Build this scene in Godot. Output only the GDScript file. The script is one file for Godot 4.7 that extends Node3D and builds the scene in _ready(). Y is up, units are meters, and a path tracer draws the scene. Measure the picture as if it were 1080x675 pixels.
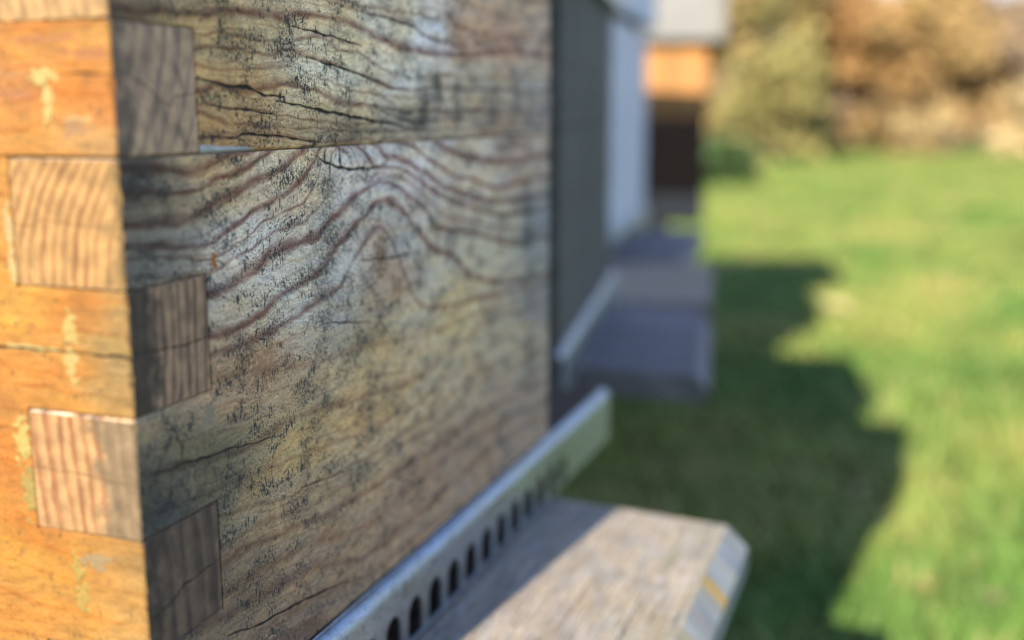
extends Node3D
# A weathered finger-jointed beehive seen from a hand's breadth away, more hives behind it, lawn and autumn shrubs.
# Lengths inside a hive are given in "hive millimetres" (one finger of the joint is 25), K turns them into metres.

const K := 0.0012
const CAM_Y := 0.576          # eye above the lawn
const FINGER := 25.0
const THICK := 25.7

var used := {}
var rng := RandomNumberGenerator.new()
var M := {}

# ------------------------------------------------------------------ naming and tagging
func numbered(called: String) -> String:
	var k: int = used.get(called, 0)
	used[called] = k + 1
	return called if k == 0 else "%s_%03d" % [called, k]

func thing(called: String, label: String, category: String, at := Vector3.ZERO, turn := 0.0, group := "") -> Node3D:
	var o := Node3D.new()
	o.name = numbered(called)
	add_child(o)
	o.position = at
	o.rotation.y = turn
	tag(o, label, category, group)
	return o

func tag(o: Node, label: String, category: String, group := "") -> void:
	o.set_meta("label", label)
	o.set_meta("category", category)
	if group != "":
		o.set_meta("group", group)

# faces: material -> SurfaceTool; becomes one mesh with a surface for each material
func obj(called: String, faces: Dictionary, parent: Node = self) -> MeshInstance3D:
	var mesh := ArrayMesh.new()
	for m in faces:
		var st: SurfaceTool = faces[m]
		st.commit(mesh)
		mesh.surface_set_material(mesh.get_surface_count() - 1, m)
	var o := MeshInstance3D.new()
	o.mesh = mesh
	if parent == self:
		o.name = numbered(called)
		add_child(o)
	else:
		o.name = called
		var k := 0
		while parent.has_node(NodePath(o.name)):
			k += 1
			o.name = "%s_%03d" % [called, k]
		parent.add_child(o, true)
	return o

func tool_for(faces: Dictionary, m: Material) -> SurfaceTool:
	if not faces.has(m):
		var st := SurfaceTool.new()
		st.begin(Mesh.PRIMITIVE_TRIANGLES)
		faces[m] = st
	return faces[m]

# a flat quad a,b,c,d (seen counter-clockwise from outside when n points to the viewer) with its normal and uvs
func quad(st: SurfaceTool, p: Array, nrm: Vector3, uv: Array) -> void:
	var order := [0, 1, 2, 0, 2, 3]
	var a: Vector3 = p[0]
	var b: Vector3 = p[1]
	var c: Vector3 = p[2]
	if (b - a).cross(c - a).dot(nrm) > 0.0:
		order = [0, 2, 1, 0, 3, 2]
	for i in order:
		st.set_normal(nrm)
		st.set_uv(uv[i])
		st.add_vertex(p[i])

# ------------------------------------------------------------------ chamfered boards
# lo, hi in hive millimetres; faces order -x +x -y +y -z +z; mats: one material key for each face;
# flush: bit k set = that side butts against another piece (no chamfer there)
func slab(faces: Dictionary, lo: Vector3, hi: Vector3, bevel: float, flush: int, mats: Array, base := 0.0, worn := 0) -> void:
	var on := func(f: int) -> bool: return (flush >> f) & 1 == 0
	var corner := func(axis: int, s: Array) -> Vector3:
		var v := Vector3.ZERO
		for b in 3:
			var at_hi: bool = s[b] == 1
			var e: float = hi[b] if at_hi else lo[b]
			if b != axis:
				var fb: int = b * 2 + (1 if at_hi else 0)
				var fa: int = axis * 2 + (1 if s[axis] == 1 else 0)
				if on.call(fb) and on.call(fa):
					e += -bevel if at_hi else bevel
			v[b] = e
		return v
	if worn > 0:
		worn_corner(faces, lo, hi, bevel, flush, mats, base, worn)
	for f in 6:
		if worn > 0 and (f == 1 or f == 5):
			continue
		var axis := f / 2
		var sgn := 1 if f % 2 == 1 else 0
		var b1 := (axis + 1) % 3
		var b2 := (axis + 2) % 3
		var pts := []
		for c in [[0, 0], [1, 0], [1, 1], [0, 1]]:
			var s := [0, 0, 0]
			s[axis] = sgn
			s[b1] = c[0]
			s[b2] = c[1]
			pts.append(corner.call(axis, s))
		var nrm := Vector3.ZERO
		nrm[axis] = 1.0 if sgn == 1 else -1.0
		face(faces, mats[f], pts, nrm, base)
	# chamfers along the twelve edges
	for a in 3:
		for b in range(a + 1, 3):
			var c := 3 - a - b
			for sa in 2:
				for sb in 2:
					var fa := a * 2 + sa
					var fb := b * 2 + sb
					if not (on.call(fa) and on.call(fb)):
						continue
					if worn > 0 and fa == 1 and fb == 5:
						continue
					var pts := []
					for q in [[a, 0], [b, 0], [b, 1], [a, 1]]:
						var s := [0, 0, 0]
						s[a] = sa
						s[b] = sb
						s[c] = q[1]
						pts.append(corner.call(q[0], s))
					var nrm := Vector3.ZERO
					nrm[a] = 1.0 if sa == 1 else -1.0
					nrm[b] = 1.0 if sb == 1 else -1.0
					face(faces, mats[fa], pts, nrm.normalized(), base)
	for sx in 2:
		for sy in 2:
			for sz in 2:
				if on.call(sx) and on.call(2 + sy) and on.call(4 + sz):
					var s := [sx, sy, sz]
					var p: Array = [corner.call(0, s), corner.call(1, s), corner.call(2, s)]
					p.append(p[2])
					face(faces, mats[sx], p, Vector3(sx * 2 - 1, sy * 2 - 1, sz * 2 - 1).normalized(), base)

# the upright corner between +x and +z, rubbed and dented: its chamfer varies along the height
func worn_corner(faces: Dictionary, lo: Vector3, hi: Vector3, bevel: float, flush: int, mats: Array, base: float, sd: int) -> void:
	var n := FastNoiseLite.new()
	n.seed = sd
	n.frequency = 0.2
	n.fractal_octaves = 3
	var steps := 22
	var y0 := lo.y + bevel
	var y1 := hi.y - bevel
	var zl := lo.z + (0.0 if (flush >> 4) & 1 else bevel)
	var xl := lo.x + (0.0 if flush & 1 else bevel)
	var last := Vector2(y0, bevel)
	for i in range(1, steps + 1):
		var y := lerpf(y0, y1, i / float(steps))
		var w := bevel
		if i < steps:
			w = bevel * 0.8 + 0.35 * absf(n.get_noise_2d(y * 2.0, 3.0)) + 1.5 * pow(maxf(n.get_noise_2d(y, 0.5), 0.0), 1.5)
		var a := last
		var b := Vector2(y, w)
		face(faces, mats[1], [Vector3(hi.x, a.x, zl), Vector3(hi.x, a.x, hi.z - a.y), Vector3(hi.x, b.x, hi.z - b.y), Vector3(hi.x, b.x, zl)], Vector3.RIGHT, base)
		face(faces, mats[5], [Vector3(xl, a.x, hi.z), Vector3(hi.x - a.y, a.x, hi.z), Vector3(hi.x - b.y, b.x, hi.z), Vector3(xl, b.x, hi.z)], Vector3.BACK, base)
		face(faces, mats[5], [Vector3(hi.x, a.x, hi.z - a.y), Vector3(hi.x - a.y, a.x, hi.z), Vector3(hi.x - b.y, b.x, hi.z), Vector3(hi.x, b.x, hi.z - b.y)], Vector3(1, 0, 1).normalized(), base)
		last = b

func face(faces: Dictionary, key: String, pts: Array, nrm: Vector3, base: float) -> void:
	var d: Dictionary = M[key]
	var st := tool_for(faces, d.m)
	var p := []
	var uv := []
	for v: Vector3 in pts:
		p.append(v * K)
		uv.append(where(d, v + Vector3(0, base, 0)))
	quad(st, p, nrm, uv)

# where a point of a board lies on its texture
func where(d: Dictionary, v: Vector3) -> Vector2:
	var a := 0.0
	var b := 0.0
	match d.on:
		"front":
			a = -v.z - v.x
			b = v.y - v.x
		"side":
			a = -v.x - v.z
			b = v.y - v.z
		"top":
			a = -v.z
			b = v.x + v.y
	return Vector2((a - d.a0) / d.w, (d.b0 - b) / d.h)

# ------------------------------------------------------------------ computed wood
class Wood:
	var w := 0
	var h := 0
	var ppm := 4.0
	var u0 := 0.0
	var v0 := 0.0                    # top edge
	var lines: Array = []            # each a flat list u, v, u, v ... of one growth ring, from the top down
	var width: Array = []            # half-width of the dark late wood of each ring
	var power: Array = []            # how dark it is
	var late := Color(0.35, 0.265, 0.26)
	var tints: Array = []            # [u, v, r, g, b] 0..255, blended
	var spread := 16.0
	var stains: Array = []           # [u, v, ru, rv, strength]
	var cracks: Array = []           # [half width, u, v, u, v ...]
	var blobs: Array = []            # [u, v, ru, rv, r, g, b, raise] patches with a ragged edge
	var chips: Array = []            # the same, with a crisp edge
	var specks := 1.0
	var fibre := 0.16
	var seed_ := 1
	var stretch := 1.0
	var across := 1.0
	var gain := 1.0
	var blue := 1.0
	var green := 1.0
	var rings := 0.35
	var mould := Color(0.175, 0.172, 0.165)
	var rgb: Array = []
	var hgt: Array = []
	var col_line: Array = []
	var tint: PackedByteArray
	var stain: PackedByteArray
	var crack: PackedByteArray
	var gate := Mutex.new()

	func noise(k: int, kind := FastNoiseLite.TYPE_SIMPLEX_SMOOTH, octaves := 1) -> FastNoiseLite:
		var n := FastNoiseLite.new()
		n.seed = seed_ * 31 + k
		n.noise_type = kind
		n.frequency = 1.0
		n.fractal_type = FastNoiseLite.FRACTAL_NONE if octaves == 1 else FastNoiseLite.FRACTAL_FBM
		n.fractal_octaves = octaves
		return n

	func at_line(l: Array, u: float) -> float:
		var n := l.size() / 2
		if u <= l[0]:
			return l[1]
		for i in range(1, n):
			var b: float = l[i * 2]
			if u <= b:
				var a: float = l[i * 2 - 2]
				var t := (u - a) / maxf(b - a, 0.01)
				var ya: float = l[i * 2 - 1]
				var yb: float = l[i * 2 + 1]
				var im := maxi(i - 2, 0)
				var ip := mini(i + 1, n - 1)
				var ma: float = (yb - l[im * 2 + 1]) / maxf(b - l[im * 2], 0.01) * (b - a)
				var mb: float = (l[ip * 2 + 1] - ya) / maxf(l[ip * 2] - a, 0.01) * (b - a)
				var t2 := t * t
				var t3 := t2 * t
				return (2 * t3 - 3 * t2 + 1) * ya + (t3 - 2 * t2 + t) * ma + (-2 * t3 + 3 * t2) * yb + (t3 - t2) * mb
		return l[n * 2 - 1]

	func coarse() -> void:
		var cw := maxi(w / 8, 2)
		var ch := maxi(h / 8, 2)
		var im := Image.create(cw, ch, false, Image.FORMAT_RGB8)
		var im2 := Image.create(cw, ch, false, Image.FORMAT_L8)
		for y in ch:
			for x in cw:
				var u := u0 + (x + 0.5) * w / cw / ppm
				var v := v0 - (y + 0.5) * h / ch / ppm
				var s := 1e-6
				var c := Vector3.ZERO
				for t in tints:
					var du: float = (u - t[0]) / (spread * 1.7)
					var dv: float = (v - t[1]) / (spread * 0.75)
					var g := 1.0 / (0.02 + pow(du * du + dv * dv, 1.6))
					c += Vector3(t[2], t[3], t[4]) * g
					s += g
				c /= s * 255.0
				im.set_pixel(x, y, Color(c.x, c.y, c.z))
				var m := 0.0
				for q in stains:
					var du: float = (u - q[0]) / q[2]
					var dv: float = (v - q[1]) / q[3]
					m += q[4] * exp(-(du * du + dv * dv))
				im2.set_pixel(x, y, Color(minf(m, 1.0), 0, 0))
		im.resize(w, h, Image.INTERPOLATE_CUBIC)
		im2.resize(w, h, Image.INTERPOLATE_CUBIC)
		tint = im.get_data()
		stain = im2.get_data()

	func draw_cracks() -> void:
		crack.resize(w * h)
		crack.fill(0)
		var n := noise(77)
		for c in cracks:
			var r: float = c[0] * ppm
			var m: int = (c.size() - 1) / 2
			for i in m - 1:
				var a := Vector2((c[1 + i * 2] - u0) * ppm, (v0 - c[2 + i * 2]) * ppm)
				var b := Vector2((c[3 + i * 2] - u0) * ppm, (v0 - c[4 + i * 2]) * ppm)
				var lo := a.min(b) - Vector2.ONE * (r + 5)
				var hi := a.max(b) + Vector2.ONE * (r + 5)
				for y in range(maxi(int(lo.y), 0), mini(int(hi.y) + 1, h)):
					for x in range(maxi(int(lo.x), 0), mini(int(hi.x) + 1, w)):
						var p := Vector2(x, y)
						p.y += n.get_noise_2d(x * 0.03, 3.0) * 1.3
						var t := clampf((p - a).dot(b - a) / maxf((b - a).length_squared(), 0.01), 0, 1)
						var whole: float = (i + t) / float(m - 1)
						var rr := r * (0.25 + 0.75 * sin(PI * clampf(whole, 0.04, 0.96))) * (0.75 + 0.5 * n.get_noise_2d(x * 0.05, y * 0.05))
						var d := p.distance_to(a.lerp(b, t))
						var k := clampf((rr + 0.5 - d) / 1.0, 0, 1)
						if k > 0:
							crack[y * w + x] = maxi(crack[y * w + x], int(k * 255))

	func rows(job: int) -> void:
		var from := h * job / 8
		var to := h * (job + 1) / 8
		var out := PackedByteArray()
		out.resize((to - from) * w * 3)
		var hh := PackedByteArray()
		hh.resize((to - from) * w)
		var n_warp := noise(1)
		var n_fib := noise(2, FastNoiseLite.TYPE_SIMPLEX, 2)
		var n_dot := noise(3, FastNoiseLite.TYPE_SIMPLEX)
		var n_tick := noise(4, FastNoiseLite.TYPE_SIMPLEX)
		var n_big := noise(5, FastNoiseLite.TYPE_SIMPLEX_SMOOTH, 3)
		var n_col := noise(6)
		var n_edge := noise(7, FastNoiseLite.TYPE_SIMPLEX, 3)
		var nl := lines.size()
		for y in range(from, to):
			var v := v0 - (y + 0.5) / ppm
			for x in w:
				var u := u0 + (x + 0.5) / ppm
				var i := y * w + x
				var wob := n_warp.get_noise_2d(u * 0.11, v * 0.3)
				var vw := v + wob * 0.45
				var col: PackedFloat32Array = col_line[x]
				var k := 0
				while k < nl and col[k] > vw:
					k += 1
				var dark := 0.0
				var ring := vw * 0.3
				if nl > 0:
					var above: float = col[k - 1] if k > 0 else col[0] + 4.0
					var below: float = col[k] if k < nl else col[nl - 1] - 4.0
					var gap := maxf(above - below, 0.2)
					var t := clampf((above - vw) / gap, 0, 1)
					ring = k + t
					if k < nl:
						var wk: float = minf(width[k] * (1.0 + 0.6 * n_warp.get_noise_2d(u * 0.04 + k * 9.7, 4.2)), gap * 0.7)
						var s: float = 1.0 - (vw - below) / maxf(wk, 0.1)
						if s > 0:
							dark = s * s * (3 - 2 * s) * power[k] * 1.25
					if k > 0:
						var wk2: float = minf(width[k - 1] * 0.45, gap * 0.4)
						var s2: float = 1.0 - (above - vw) / maxf(wk2, 0.1)
						if s2 > 0:
							dark = maxf(dark, s2 * power[k - 1])
					# fainter rings between
					var sub := absf(fposmod(t * 3.0 + 0.5, 1.0) - 0.5) * 2.0
					sub = clampf(1.0 - sub * gap / 3.0 * 1.4, 0, 1)
					dark = maxf(dark, sub * rings * clampf(0.6 + 1.4 * n_warp.get_noise_2d(u * 0.03 + 50, k * 3.1 + floorf(t * 3 + 0.5)), 0, 1))
				dark = clampf(dark * (0.86 + 0.35 * n_col.get_noise_2d(u * 0.12, ring * 2.0)), 0, 1)
				var fib := 0.8 * n_fib.get_noise_2d(u * 0.10 * stretch, (ring * 5.0 + vw * 1.1) * across) + 0.6 * n_fib.get_noise_2d(u * 0.28 * stretch + 90, vw * 4.6 * across)
				var big := n_big.get_noise_2d(u * 0.05, v * 0.11)
				var r := tint[i * 3] / 255.0
				var g := tint[i * 3 + 1] / 255.0
				var b := tint[i * 3 + 2] / 255.0
				var f := gain + (fib + 0.8 * n_fib.get_noise_2d(u * 0.22 * stretch, vw * 8.0 * across)) * fibre + big * 0.10
				# warm where the surface is fresh, grey where it has silvered
				var warm := n_big.get_noise_2d(u * 0.035 + 40, v * 0.16 + 9) * 0.09
				r *= f * (1.0 + warm * 0.5)
				g *= f * green
				b *= f * (1.0 - warm) * blue
				var dk := dark * 0.95
				r = lerpf(r, r * late.r / 0.62, dk)
				g = lerpf(g, g * late.g / 0.60, dk)
				b = lerpf(b, b * late.b / 0.55, dk)
				var height := 0.6 + fib * 0.07 + dark * 0.10
				# mould: dots and short upright strokes, thick where the stains are
				var st := stain[i] / 255.0
				var fine := n_fib.get_noise_2d(u * 0.3 + 30, vw * 7.5)
				var den := specks * clampf(0.25 + 1.1 * big, 0.0, 0.8) + st * 0.75
				var dot := n_dot.get_noise_2d(u * 0.95, v * 0.85) + 0.25 * fine
				var tick := n_tick.get_noise_2d(u * 1.15, v * 0.27) + 0.45 * n_tick.get_noise_2d(u * 0.16 + 70, v * 0.16) + 0.15 * fine
				var pin := n_dot.get_noise_2d(u * 2.3 + 40, v * 1.9)
				var mm := maxf(smoothstep(0.92 - den * 0.5, 1.12 - den * 0.45, dot), smoothstep(1.02 - den * 0.5, 1.2 - den * 0.45, tick))
				mm = maxf(mm, 0.75 * smoothstep(0.80 - den * 0.45, 0.96 - den * 0.4, pin))
				mm = maxf(mm, st * clampf(0.30 + 0.55 * fib + 0.75 * fine + 0.35 * dot + 0.4 * big, 0.0, 0.92)) * 0.88
				r = lerpf(r, mould.r, mm)
				g = lerpf(g, mould.g, mm)
				b = lerpf(b, mould.b, mm)
				height -= mm * 0.06
				for q in blobs:
					var du: float = (u - q[0]) / q[2]
					var dv: float = (v - q[1]) / q[3]
					if absf(du) < 1.6 and absf(dv) < 1.6:
						var rag := 1.0 - sqrt(du * du + dv * dv) + 0.75 * n_edge.get_noise_2d(u * 0.35, v * 0.35)
						var a := smoothstep(0.0, 0.16, rag)
						if q.size() > 8:
							a = smoothstep(0.0, 0.9, rag) * q[8]
						if a > 0:
							var c := 1.0 + 0.22 * n_edge.get_noise_2d(u * 1.4, v * 1.4)
							r = lerpf(r, q[4] / 255.0 * c, a)
							g = lerpf(g, q[5] / 255.0 * c, a)
							b = lerpf(b, q[6] / 255.0 * c, a)
							height += a * q[7] * (0.8 + 0.5 * n_edge.get_noise_2d(u * 0.9, v * 0.9))
				for q in chips:
					var inside := Geometry2D.is_point_in_polygon(Vector2(u + fib * 0.4, v + fib * 0.2), q[0])
					if inside:
						var cc: Color = q[1]
						r = cc.r * (1 + fib * 0.08)
						g = cc.g * (1 + fib * 0.08)
						b = cc.b * (1 + fib * 0.08)
						height -= 0.12
				var ck := crack[i] / 255.0
				r = lerpf(r, 0.10, ck * 0.94)
				g = lerpf(g, 0.085, ck * 0.94)
				b = lerpf(b, 0.08, ck * 0.94)
				height -= ck * 0.5
				var o := ((y - from) * w + x)
				out[o * 3] = clampi(int(r * 255), 0, 255)
				out[o * 3 + 1] = clampi(int(g * 255), 0, 255)
				out[o * 3 + 2] = clampi(int(b * 255), 0, 255)
				hh[o] = clampi(int(height * 255), 0, 255)
		gate.lock()
		rgb[job] = out
		hgt[job] = hh
		gate.unlock()

	# size in hive millimetres
	func bake(wide: float, high: float) -> Array:
		w = int(wide * ppm)
		h = int(high * ppm)
		coarse()
		draw_cracks()
		col_line.resize(w)
		for x in w:
			var c := PackedFloat32Array()
			c.resize(lines.size())
			for k in lines.size():
				c[k] = at_line(lines[k], u0 + (x + 0.5) / ppm)
				if k > 0:
					c[k] = minf(c[k], c[k - 1] - 0.25)
			col_line[x] = c
		rgb.resize(8)
		hgt.resize(8)
		var id := WorkerThreadPool.add_group_task(rows, 8)
		WorkerThreadPool.wait_for_group_task_completion(id)
		var a := PackedByteArray()
		var b := PackedByteArray()
		for j in 8:
			a.append_array(rgb[j])
			b.append_array(hgt[j])
		return [Image.create_from_data(w, h, false, Image.FORMAT_RGB8, a), Image.create_from_data(w, h, false, Image.FORMAT_L8, b)]

	# growth rings of a plain sawn board, nearly level
	func plain_rings(wide: float, high: float, step: float, slope: float) -> void:
		var n := noise(50)
		var v := v0 + 12.0
		var k := 0
		while v > v0 - high - 12.0:
			var l := []
			var u := u0 - 5.0
			while u < u0 + wide + 5.0:
				l.append(u)
				l.append(v + slope * (u - u0) + 2.6 * n.get_noise_2d(u * 0.012, v * 0.02) + 1.0 * n.get_noise_2d(u * 0.04 + 20, v * 0.1))
				u += 8.0
			lines.append(l)
			width.append(step * (0.18 + 0.14 * n.get_noise_2d(k * 3.3, 8.0)))
			power.append(0.55 + 0.35 * n.get_noise_2d(k * 2.1, 1.0))
			v -= step * (1.0 + 0.5 * n.get_noise_2d(k * 1.7, 0.5))
			k += 1

# sawn end of a board: growth rings standing across it. p: a0 (left edge), b0 (top edge), lean, bow, step, light, dark, crack list, grey band
func end_grain(p: Dictionary) -> Array:
	var ppm := 8.0
	var side := int(THICK * ppm)
	var high := int(FINGER * ppm)
	var im := Image.create(side, high, false, Image.FORMAT_RGB8)
	var hm := Image.create(side, high, false, Image.FORMAT_L8)
	var n := FastNoiseLite.new()
	n.seed = p.get("seed", 5)
	n.frequency = 1.0
	n.fractal_octaves = 3
	var wood := Wood.new()
	wood.seed_ = p.get("seed", 5)
	wood.w = side
	wood.h = high
	wood.ppm = ppm
	wood.cracks = p.get("cracks", [])
	wood.draw_cracks()
	var light: Color = p.light
	var dark: Color = p.dark
	var grey: Color = p.get("grey", light)
	var edge: float = p.get("grey_from", 99.0)
	for y in high:
		for x in side:
			var a := (x + 0.5) / ppm
			var v := (y + 0.5) / ppm
			var t := (v - FINGER * 0.5) / FINGER
			var q: float = a + p.lean * t * FINGER * 0.3 + p.bow * t * t * 10.0 + 0.6 * n.get_noise_2d(a * 0.12, v * 0.07)
			q = q / p.step + 0.35 * n.get_noise_2d(q * 0.2, 7.0)
			var f := fposmod(q, 1.0)
			var s := smoothstep(0.35, 0.8, f) * (1.0 - smoothstep(0.92, 1.0, f))
			s *= 0.65 + 0.5 * n.get_noise_2d(floorf(q) * 5.1, v * 0.05)
			var fine := n.get_noise_2d(a * 1.6, v * 1.1)
			var mid := n.get_noise_2d(a * 0.18 + 9, v * 0.18)
			var c := light.lerp(dark, clampf(s, 0, 1))
			var band: float = p.get("band", 0.0)
			var g := smoothstep(edge - 3.0, edge + 2.5, a + 4.0 * mid + 0.8 * fine) if band == 0.0 else smoothstep(band + 3.0, band - 2.0, a + 3.0 * mid + 0.8 * fine)
			c = c.lerp(grey * (1.0 + s * -0.12), g * 0.9)
			c = c * (1.0 + fine * 0.13 + mid * 0.16)
			var k := wood.crack[y * side + x] / 255.0
			c = c.lerp(c * Color(0.30, 0.22, 0.18), k * 0.9)
			if p.has("tan"):
				c = Color(c.r * 1.16, c.g * 1.08, c.b * 1.03)
				var dirt := smoothstep(0.05, 0.5, n.get_noise_2d(a * 0.22 + 33, v * 0.10) + 0.35 * fine)
				c = c.lerp(Color(0.19, 0.185, 0.175), dirt * 0.28)
			im.set_pixel(x, y, c)
			hm.set_pixel(x, y, Color(0.6 + s * 0.1 + fine * 0.07 - k * 0.5, 0, 0))
	return [im, hm]

func wood_material(pair: Array, tone: Color, relief: float, rough := 0.85) -> StandardMaterial3D:
	var m := StandardMaterial3D.new()
	m.albedo_texture = ImageTexture.create_from_image(pair[0])
	m.albedo_color = tone
	m.roughness = rough
	m.metallic_specular = 0.35
	m.heightmap_enabled = true
	m.heightmap_texture = ImageTexture.create_from_image(pair[1])
	m.heightmap_scale = relief
	return m

func grey(x: float) -> Color:
	return Color(x, x, x).linear_to_srgb()

func plain_material(c: Color, rough: float, metal := 0.0) -> StandardMaterial3D:
	var m := StandardMaterial3D.new()
	m.albedo_color = c.linear_to_srgb()
	m.roughness = rough
	m.metallic = metal
	return m

# soft blotches on paint, sheet metal and ground
func blotched(lo: Color, hi: Color, freq: float, scale: Vector3, sd: int, rough: float, metal := 0.0, world := true) -> StandardMaterial3D:
	var n := FastNoiseLite.new()
	n.seed = sd
	n.frequency = freq
	n.fractal_octaves = 5
	var t := NoiseTexture2D.new()
	t.width = 512
	t.height = 512
	t.seamless = true
	t.noise = n
	var g := Gradient.new()
	g.set_color(0, lo.linear_to_srgb())
	g.set_color(1, hi.linear_to_srgb())
	g.set_offset(0, 0.25)
	g.set_offset(1, 0.75)
	t.color_ramp = g
	var m := StandardMaterial3D.new()
	m.albedo_texture = t
	m.uv1_triplanar = true
	m.uv1_world_triplanar = world
	m.uv1_scale = scale
	m.roughness = rough
	m.metallic = metal
	return m

# ------------------------------------------------------------------ the wood of the near hive
const SHADE := 1.0            # colour scaled by light: shaded front kept bright, sunlit side darkened
const SUN_SIDE := 0.212

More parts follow.
